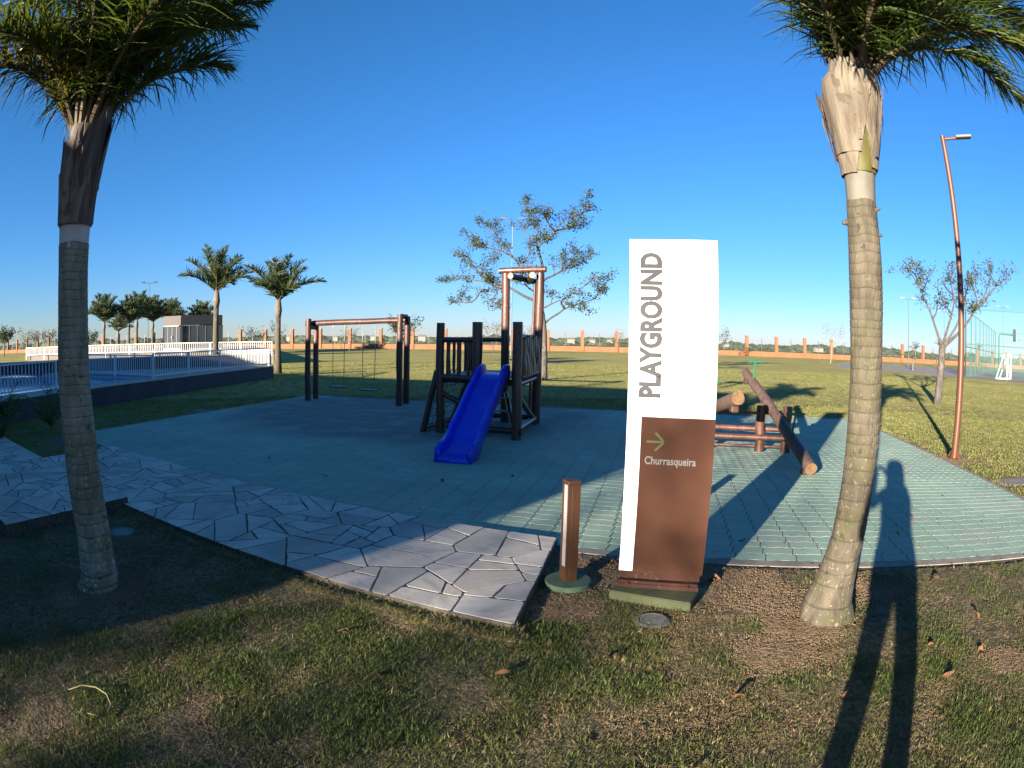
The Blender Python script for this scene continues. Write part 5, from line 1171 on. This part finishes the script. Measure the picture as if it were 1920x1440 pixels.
light_mast('slim mast with twin lamps right of the sunlit palm', 43.3, 55.0, 7.6, az_=R(38), span=.75)
light_mast('faint mast with twin lamps behind the young vase shaped tree', 63.6, 70.5, 8.1, az_=R(42), span=.9)
light_mast('mast with twin lamps over the ball cage', 71.4, 62.7, 9.3, az_=R(49), span=.9)
light_mast('mast with twin lamps above the palm clump at the left', -44.6, 63.8, 8.8, az_=R(-35), span=.9)
tall = light_mast('pale tall mast with raised twin lamps behind the wide tree', -.15, 60.0, 13.0, az_=0, span=.8, m='postgrey', rise=.5)

# ------------------------------------------------------------------ off-frame: house that shades the court, palms, photographer
d_s = Vector((SUN_DIR.x, SUN_DIR.y, 0)).normalized()         # towards the sun
bd = thing('building', 'long beige single storey building behind the photographer', 'building', (-13, 2, 0))
BC = Vector((-5.94, -.13, 0)); BH = 4.25
bu, bv = U, V
q = [BC, BC-bu*34, BC-bu*34-bv*6, BC-bv*6]
MB().prism([(p.x, p.y) for p in q], -.1, BH-.12).build('wall', 'building', bd)
MB().prism([((p+e).x, (p+e).y) for p, e in zip(q, (bu*.0+bv*.06, -bu*.3+bv*.06, -bu*.3-bv*.3, -bv*.3))], BH-.118, BH).build('roof', 'roof', bd)
ua = math.atan2(bu.y, bu.x)
for k in range(8):
    p = BC-bu*(2.2+4*k)+bv*.01
    f_ = MB().box((p.x, p.y, 1.6), (1.6, .08, 1.2), ua).build('window', 'white_frame', bd)
    p = p+bv*.045; MB().box((p.x, p.y, 1.6), (1.45, .02, 1.05), ua).build('pane', 'pane', f_)


far_palm('palm behind the photographer whose crown dapples the sign', (-10.2, -8.0, 0), 2.15, .15, 2.3, 91, nf=9, nl=34, ll=.5, wl=.025)
small_tree('tree', 'sparse tree far behind the photographer casting dappled shade', (-21.9, -25.8, 0), 7.4, 1.5, 93, nl=620, leaf=.24, low=.7, trunk_r=.1)

def skin_person():
    t = thing('person', 'person in a dark dress holding a small camera, seen only as a long shadow', 'person', (0.0, -.45, 0))
    J = {'pelvis': (0.02, -.47, .92, .155), 'waist': (0.02, -.46, 1.08, .125), 'chest': (.02, -.45, 1.28, .145), 'neck0': (.02, -.45, 1.42, .085), 'neck': (.02, -.44, 1.48, .055), 'head0': (.02, -.425, 1.545, .075), 'head': (.02, -.42, 1.62, .095), 'crown': (.02, -.42, 1.695, .06),
         'shl': (-.15, -.44, 1.38, .062), 'ell': (-.25, -.30, 1.22, .058), 'wrl': (-.09, -.13, 1.50, .030), 'shr': (.19, -.44, 1.38, .062), 'elr': (.28, -.28, 1.22, .058), 'wrr': (.09, -.13, 1.50, .030),
         'hipl': (-.10, -.47, .86, .105), 'knl': (-.15, -.45, .48, .072), 'anl': (-.18, -.47, .09, .052), 'tol': (-.19, -.33, .035, .036),
         'hipr': (.14, -.47, .86, .105), 'knr': (.19, -.45, .48, .072), 'anr': (.22, -.47, .09, .052), 'tor': (.24, -.33, .035, .036)}
    E_ = [('pelvis', 'waist'), ('waist', 'chest'), ('chest', 'neck0'), ('neck0', 'neck'), ('neck', 'head0'), ('head0', 'head'), ('head', 'crown'), ('chest', 'shl'), ('shl', 'ell'), ('ell', 'wrl'), ('chest', 'shr'), ('shr', 'elr'), ('elr', 'wrr'),
          ('pelvis', 'hipl'), ('hipl', 'knl'), ('knl', 'anl'), ('anl', 'tol'), ('pelvis', 'hipr'), ('hipr', 'knr'), ('knr', 'anr'), ('anr', 'tor')]
    for sgn, wr in ((-1, 'wrl'), (1, 'wrr')):
        J['palm%d' % sgn] = (sgn*.065, -.085, 1.535, .026); E_.append((wr, 'palm%d' % sgn))
        for f, (dx, dz, L_) in enumerate(((.0, .030, .060), (.0, .012, .065), (.0, -.006, .060), (.0, -.022, .048))):
            a, b = 'f%d%d' % (sgn, f), 'g%d%d' % (sgn, f)
            J[a] = (sgn*.052, -.062, 1.555+dz, .0085); J[b] = (sgn*.020, -.050, 1.558+dz, .0075); E_ += [('palm%d' % sgn, a), (a, b)]
        J['th%d' % sgn] = (sgn*.055, -.10, 1.572, .0095); J['tt%d' % sgn] = (sgn*.022, -.098, 1.578, .008); E_ += [('palm%d' % sgn, 'th%d' % sgn), ('th%d' % sgn, 'tt%d' % sgn)]
    keys = list(J); me = bpy.data.meshes.new('body'); L0 = Vector(t['_w'])
    me.from_pydata([Vector(J[k][:3])-L0 for k in keys], [(keys.index(a), keys.index(b)) for a, b in E_], [])
    o = bpy.data.objects.new('body', me); COL.objects.link(o); o.parent = t; me.materials.append(M['skin'])
    sk = o.modifiers.new('skin', 'SKIN')
    for i, k in enumerate(keys):
        sv = me.skin_vertices[0].data[i]; sv.radius = (J[k][3], J[k][3]*(.75 if k in ('chest', 'waist', 'pelvis', 'neck0') else 1)); sv.use_root = (k == 'pelvis')
    s2 = o.modifiers.new('sub', 'SUBSURF'); s2.levels = 1; s2.render_levels = 2
    # dress: a lathed shell from shoulders to below the hip
    mb = MB(); rings = [(1.42, .16, .11), (1.30, .215, .16), (1.08, .185, .145), (.92, .215, .175), (.80, .22, .18)]
    n = 20; vs = [(.02+rx*math.cos(2*math.pi*k/n), -.46+ry*math.sin(2*math.pi*k/n), z) for z, rx, ry in rings for k in range(n)]
    mb.add(vs, [(i*n+k, i*n+(k+1) % n, (i+1)*n+(k+1) % n, (i+1)*n+k) for i in range(len(rings)-1) for k in range(n)]); mb.build('dress', 'cloth', t, smooth=True)
    mb = MB(); rings = [(1.755, .03), (1.74, .10), (1.68, .145), (1.60, .15), (1.50, .15), (1.40, .14), (1.34, .08)]
    vs = [(.02+rx*math.cos(2*math.pi*k/n), -.445+rx*.9*math.sin(2*math.pi*k/n), z) for z, rx in rings for k in range(n)]
    fs = [(i*n+k, i*n+(k+1) % n, (i+1)*n+(k+1) % n, (i+1)*n+k) for i in range(len(rings)-1) for k in range(n) if not (i > 1 and 1 <= k <= 8)]
    mb.add(vs, fs); mb.build('hair', 'hair', t, smooth=True)
    cm = thing('action_camera', 'small black action camera held up by the photographer', 'camera', (0, -.06, 1.585))
    MB().box((0, -.062, 1.585), (.062, .030, .044), 0, .004).build('camera_body', 'black', cm)
    MB().lathe((0.014, -.044, 1.592), [(.012, 0), (.012, .004), (.0, .005)], 16).build('lens', 'pane', cm)
skin_person()

# ------------------------------------------------------------------ ground litter and grass
def in_blocked(x, y, pad=0.0):
    p = Vector((x, y, 0)); u_, v_ = p.dot(U), p.dot(V)
    if -8.1-pad < u_ < -1.02-.15*(v_-2.8)+pad and 2.81-pad-.036*(u_+1.06) < v_ < 4.6-.036*(u_+1.06): return True
    if u_ < -5.05+pad and 1.45-pad-.04*(u_+5.1) < v_ < 3.1-.04*(u_+5.1)+pad: return True
    # court quad
    def side(a, b): return (b.x-a.x)*(y-a.y)-(b.y-a.y)*(x-a.x)
    if all(side(CN[i], CN[(i+1) % 4])/((CN[(i+1) % 4]-CN[i]).length) > -.09-pad for i in range(4)): return True
    # terrace
    if (p-W0).dot(wn) > -.03-pad and y < 24: return True
    if x < -9.4 and y > 23 and (p-W1).dot(wall_d) < 0: return True
    q = p-o0; s_, d_ = q.dot(F), q.dot(N_)
    if -.08 < s_ < SW+.06 and -.22 < d_ < .10: return True
    for (a, b, r_) in ((.385, 3.76, .165), (.83, 3.16, .10), (-3.27, 4.0, .11), (1.93, 2.95, .14), (-2.72, 2.92, .13), (6.94, 7.2, .1)):
        if (x-a)**2+(y-b)**2 < r_*r_: return True
    if (x-6.75)**2+(y-5.35)**2 < .09 or (x+6.9)**2+(y-12.2)**2 < .06: return True
    return False
def leaf_mesh(seed):
    r = random.Random(seed); L_, w_ = .07, .022; vs = []; n = 6
    for i in range(n+1):
        t = i/n; ww = w_*math.sin(math.pi*(.08+.9*t))**.8; curl = .02*math.sin(t*3+seed)+.012*t
        vs += [(L_*(t-.5), -ww, curl+.010+r.uniform(0, .004)), (L_*(t-.5), 0, curl+.004), (L_*(t-.5), ww, curl+.012+r.uniform(0, .004))]
    m = MB(); m.add(vs, [(3*i+k, 3*i+k+1, 3*i+4+k, 3*i+3+k) for i in range(n) for k in range(2)]); return shared(m, 'fallen_leaf', 'dry_leaf')
LM = [leaf_mesh(s) for s in range(5)]
r = random.Random(21)
spots = [(.52, 2.71), (2.04, 2.74), (2.34, 2.26), (3.0, 3.08), (3.36, 3.21), (-.03, 2.54), (1.59, 2.02), (1.67, 1.57), (2.18, 3.62), (1.42, 3.72), (1.30, 3.66), (1.36, 3.70), (6.4, 7.35), (6.55, 7.15), (6.5, 7.6), (1.05, 2.2), (.35, 2.0), (2.6, 2.0), (2.9, 2.4), (-.6, 2.5), (-.9, 2.9), (.2, 2.9), (1.2, 1.5), (.7, 1.7), (2.2, 1.9)]
for x, y in spots:
    o = bpy.data.objects.new('fallen_leaf', r.choice(LM)); COL.objects.link(o); o.location = (x, y, .012); o.rotation_euler = (r.uniform(-.5, .5), r.uniform(-.5, .5), r.uniform(0, 6.3)); o.scale = (r.uniform(.6, 1.3),)*3
    tag(o, 'small curled brown leaf lying on the worn grass', 'leaf', 'brown leaves fallen on the grass')
for x, y in ((-.76, 6.68), (.02, 7.02), (-3.23, 7.57), (-2.14, 6.7), (3.05, 8.9), (5.2, 6.4), (3.4, 4.2), (3.9, 4.6), (4.6, 4.1), (2.9, 4.4), (5.6, 4.6), (4.9, 5.2), (1.9, 4.5)):
    o = bpy.data.objects.new('fallen_leaf', r.choice(LM)); COL.objects.link(o); o.location = (x, y, TOPZ+.004); o.rotation_euler = (0, 0, r.uniform(0, 6.3)); o.scale = (r.uniform(.4, 1.0),)*3
    tag(o, 'small dark leaf scrap lying on the teal pavers', 'leaf', 'leaf scraps on the paved court')
mb = MB()
for k in range(90):
    x, y = r.gauss(.70, .16), r.gauss(4.12, .05); a = r.uniform(0, 6.3); z = .012+.035*math.exp(-((x-.7)/.16)**2)*r.random(); tl = r.uniform(-.5, .5)
    d = Vector((math.cos(a), math.sin(a), tl)); s_ = Vector((-math.sin(a), math.cos(a), r.uniform(-.6, .6))); c_ = Vector((x, y, z)); L_ = r.uniform(.03, .06)
    mb.add([c_-d*L_*.5, c_+s_*L_*.22, c_+d*L_*.5, c_-s_*L_*.22], [(0, 1, 2), (0, 2, 3)])
tag(mb.build('leaf_litter', 'dry_leaf', kind='stuff'), 'heap of dry brown leaves between bollard light and sign', 'leaves')
arc = [(-2.02, 1.66), (-1.97, 1.73), (-1.89, 1.765), (-1.81, 1.755), (-1.75, 1.70), (-1.73, 1.63), (-1.76, 1.57), (-1.80, 1.545)]
tag(MB().tube([(x, y, .04+.012*math.sin(i)) for i, (x, y) in enumerate(arc)], [.003, .0045, .005, .005, .0045, .004, .003, .002], 5).build('dry_stem', 'dry_stem', smooth=True), 'curved yellow dry palm stem lying on the grass', 'stem')

mb = MB(); rq = random.Random(77)
for k in range(900):
    s_, t_ = rq.random(), rq.random()**1.5; p = court(s_, t_)
    if in_blocked(p.x, p.y) is False: continue
    if p.dot(U) < -1.2 and p.dot(V) < 4.6: continue
    a = rq.uniform(0, 6.3); L_ = rq.uniform(.005, .022); d = Vector((math.cos(a), math.sin(a), rq.uniform(-.1, .3)))*L_; q_ = Vector((-math.sin(a), math.cos(a), rq.uniform(0, .4)))*L_*.35; c_ = Vector((p.x, p.y, TOPZ+.004))
    mb.add([c_-d, c_+q_, c_+d, c_-q_], [(0, 1, 2, 3)])
tag(mb.build('plant_debris', 'mulch', kind='stuff'), 'scattered dark bits of plant debris on the pavers', 'debris')

# shrubs in the shaded bed by the terrace
def spiky(label, x, y, h, seed):
    t = thing('shrub', label, 'shrub', (x, y, 0), 'dark shrubs below the pool terrace'); r = random.Random(seed)
    for k in range(11):
        ra, lf = frond_mb((x, y, .1), k*2.4+r.random(), R(r.uniform(35, 80)), h*r.uniform(.8, 1.2), 1.1, 34, .26*h, seed=seed*30+k, rr=.012, plumes=2, wl=.012, nseg=2, hang=.2)
        joined(ra, lf).build('frond', ['petiole', 'frond'], t)
spiky('dark feathery shrub below the terrace at the left edge', -10.2, 8.3, 1.0, 71); spiky('dark feathery shrub close left of the mossy palm', -8.4, 8.2, .95, 72); spiky('low dark shrub by the stone landing', -8.3, 6.6, .7, 73)

def clump(kind, seed, nb, rad, h, wd):
    r = random.Random(seed); m = MB()
    for k in range(nb):
        a = r.uniform(0, 6.3); q = rad*math.sqrt(r.random()); x, y = q*math.cos(a), q*math.sin(a)
        L_ = h*r.uniform(.5, 1.2); ln = r.uniform(.2, 1.0) if kind != 'dry' else r.uniform(.9, 2.6); b = r.uniform(0, 6.3)
        d = Vector((math.cos(b)*ln, math.sin(b)*ln, 1.0)).normalized(); w_ = Vector((-math.sin(b), math.cos(b), 0))*wd*r.uniform(.7, 1.3)
        p0 = Vector((x, y, -.004)); p1 = p0+d*L_*.55; d2 = (d+Vector((math.cos(b)*.5, math.sin(b)*.5, -.25))).normalized(); p2 = p1+d2*L_*.45
        m.add([p0-w_, p0+w_, p1+w_*.8, p1-w_*.8, p2], [(0, 1, 2, 3), (3, 2, 4)])
    me = bpy.data.meshes.new('grass_tuft'); me.from_pydata(m.v, [], m.f); return me
tufts = bpy.data.collections.new('grass_tufts')
def add_tuft(i, kind, mname, *a):
    me = clump(kind, 300+i, *a); me.materials.append(M[mname]); o = bpy.data.objects.new('grass_tuft_%02d' % i, me); tufts.objects.link(o)
# 0-2 near green, 3-4 near olive, 5-7 near dry, 8-9 far
for i in range(3): add_tuft(i, 'green', 'blade_green', 15, .040, .028+.006*i, .0016)
for i in range(3, 5): add_tuft(i, 'green', 'blade_olive', 15, .045, .027, .0015)
for i in range(5, 8): add_tuft(i, 'dry', 'blade_dry', 16, .055, .030, .0015)
add_tuft(8, 'green', 'blade_far_green', 18, .12, .036, .005); add_tuft(9, 'green', 'blade_far_olive', 18, .12, .036, .005)
m = MB(); rc = random.Random(5)
for k in range(14):
    x, y = rc.uniform(-.05, .05), rc.uniform(-.05, .05); q_ = rc.uniform(.0022, .006); vs = [(x+q_*rc.uniform(.7, 1.3)*dx, y+q_*rc.uniform(.7, 1.3)*dy, .002+q_*rc.uniform(.6, 1.1)*dz) for dx, dy, dz in ((1, 0, 0), (0, 1, 0), (-1, 0, 0), (0, -1, 0), (0, 0, 1), (0, 0, -1))]
    m.add(vs, [(0, 1, 4), (1, 2, 4), (2, 3, 4), (3, 0, 4), (1, 0, 5), (2, 1, 5), (3, 2, 5), (0, 3, 5)])
for k in range(2):
    x, y, a = rc.uniform(-.05, .05), rc.uniform(-.05, .05), rc.uniform(0, 6.3); d = Vector((math.cos(a), math.sin(a), rc.uniform(-.05, .25)))*rc.uniform(.012, .03); q_ = Vector((-math.sin(a), math.cos(a), .3))*.0012; c_ = Vector((x, y, .006))
    m.add([c_-d-q_, c_-d+q_, c_+d+q_, c_+d-q_], [(0, 1, 2, 3)])
me = bpy.data.meshes.new('soil_crumbs'); me.from_pydata(m.v, [], m.f); me.materials.append(M['crumb']); tufts.objects.link(bpy.data.objects.new('grass_tuft_10', me))
pts, scl, rot, idx = [], [], [], []
def patch(n, rmin, rmax, far):
    a = np.radians(rng.uniform(-64, 67, n)); rr = np.sqrt(rng.uniform(rmin**2, rmax**2, n))
    for x, y, k in zip(rr*np.sin(a), rr*np.cos(a), rng.random(n)):
        if y < .75 or in_blocked(x, y): continue
        nz = noise.fractal(Vector((x*2.6, y*2.6, 3)), 1.0, 2.0, 4); n2 = noise.noise(Vector((x*.45, y*.45, 9)))
        bare = 0.0
        for (sx, sy, sr) in SOIL_SPOTS:
            q = math.hypot(x-sx, y-sy)/sr
            if q < 1.25: bare = max(bare, min(1, 1.6*(1.25-q)))
        if k < bare*.80:
            if k < bare*.72: pts.append((x, y, .012)); idx.append(10); scl.append(float(rng.uniform(.7, 1.5))); rot.append((0.0, 0.0, float(rng.uniform(0, 6.3))))
            continue
        if not far and nz < -.5 and k < .3: continue
        if not far and rng.random() < .10: pts.append((x, y, .008)); idx.append(10); scl.append(float(rng.uniform(.6, 1.2))); rot.append((0.0, 0.0, float(rng.uniform(0, 6.3))))
        g = nz*.55+n2*.35+rng.normal(0, .30)-bare+.03
        if far: i = 8 if g > .0 else 9
        else: i = int(rng.integers(0, 3)) if g > .12 else (int(rng.integers(3, 5)) if g > -.12 else int(rng.integers(5, 8)))
        pts.append((x, y, 0.0)); idx.append(i); scl.append(float(rng.uniform(.65, 1.25))*(1+.25*nz)*(1-.5*bare)); rot.append((float(rng.normal(0, .15)), float(rng.normal(0, .15)), float(rng.uniform(0, 6.3))))
patch(82000, .8, 3.4, False); patch(70000, 3.4, 8.0, False); patch(34000, 7, 17, True); patch(42000, 16, 40, True)
for k in range(2600):
    u_ = rng.uniform(-8.0, -1.0); v_ = 2.82-.036*(u_+1.06)-abs(rng.normal(0, .045)); p = uv(u_, v_)
    if in_blocked(p.x, p.y): continue
    pts.append((p.x, p.y, .030)); idx.append(int(rng.choice([0, 1, 3, 4, 5, 6, 7]))); scl.append(float(rng.uniform(.8, 1.5))); rot.append((float(rng.normal(0, .15)), float(rng.normal(0, .15)), float(rng.uniform(0, 6.3))))
for k in range(500):
    a = rng.uniform(0, 6.28); q_ = rng.uniform(1.0, 1.35); cx, cy, r_ = ((.385, 3.76, .16), (.83, 3.16, .105), (1.93, 2.95, .19), (-2.72, 2.92, .18))[int(rng.integers(0, 4))]
    pts.append((cx+r_*q_*math.cos(a), cy+r_*q_*math.sin(a), 0)); idx.append(int(rng.choice([0, 3, 5, 6, 7]))); scl.append(float(rng.uniform(.6, 1.3))); rot.append((0.0, 0.0, float(rng.uniform(0, 6.3))))
for k in range(700):
    s_ = rng.uniform(-.12, SW+.1); d_ = .09+abs(rng.normal(0, .035)); p = o0+F*s_+N_*d_
    pts.append((p.x, p.y, 0)); idx.append(int(rng.choice([0, 1, 3, 5, 6, 7]))); scl.append(float(rng.uniform(.5, 1.2))); rot.append((0.0, 0.0, float(rng.uniform(0, 6.3))))
me = bpy.data.meshes.new('grass'); me.from_pydata(pts, [], [])
for nm, ty, data in (('scl', 'FLOAT', scl), ('idx', 'INT', idx)):
    at = me.attributes.new(nm, ty, 'POINT'); at.data.foreach_set('value', data)
at = me.attributes.new('rot', 'FLOAT_VECTOR', 'POINT'); at.data.foreach_set('vector', [c for q in rot for c in q])
grass = bpy.data.objects.new('grass', me); COL.objects.link(grass)
ng = bpy.data.node_groups.new('grass', 'GeometryNodeTree')
ng.interface.new_socket('Geometry', in_out='INPUT', socket_type='NodeSocketGeometry'); ng.interface.new_socket('Geometry', in_out='OUTPUT', socket_type='NodeSocketGeometry')
N = ng.nodes; gi = N.new('NodeGroupInput'); go = N.new('NodeGroupOutput'); ip = N.new('GeometryNodeInstanceOnPoints'); ci = N.new('GeometryNodeCollectionInfo')
ci.inputs['Collection'].default_value = tufts; ci.inputs['Separate Children'].default_value = True; ci.inputs['Reset Children'].default_value = True
ip.inputs['Pick Instance'].default_value = True
def attr(nm, ty):
    a = N.new('GeometryNodeInputNamedAttribute'); a.data_type = ty; a.inputs['Name'].default_value = nm; return a.outputs['Attribute']
ng.links.new(gi.outputs[0], ip.inputs['Points']); ng.links.new(ci.outputs[0], ip.inputs['Instance'])
ng.links.new(attr('idx', 'INT'), ip.inputs['Instance Index']); ng.links.new(attr('scl', 'FLOAT'), ip.inputs['Scale'])
er = N.new('FunctionNodeEulerToRotation'); ng.links.new(attr('rot', 'FLOAT_VECTOR'), er.inputs[0]); ng.links.new(er.outputs[0], ip.inputs['Rotation'])
ng.links.new(ip.outputs[0], go.inputs[0])
gm = grass.modifiers.new('grass', 'NODES'); gm.node_group = ng
tag(grass, 'short mown lawn grass with dry patches', 'grass', kind='stuff')
for o in list(bpy.data.objects):
    if '_w' in o: del o['_w']
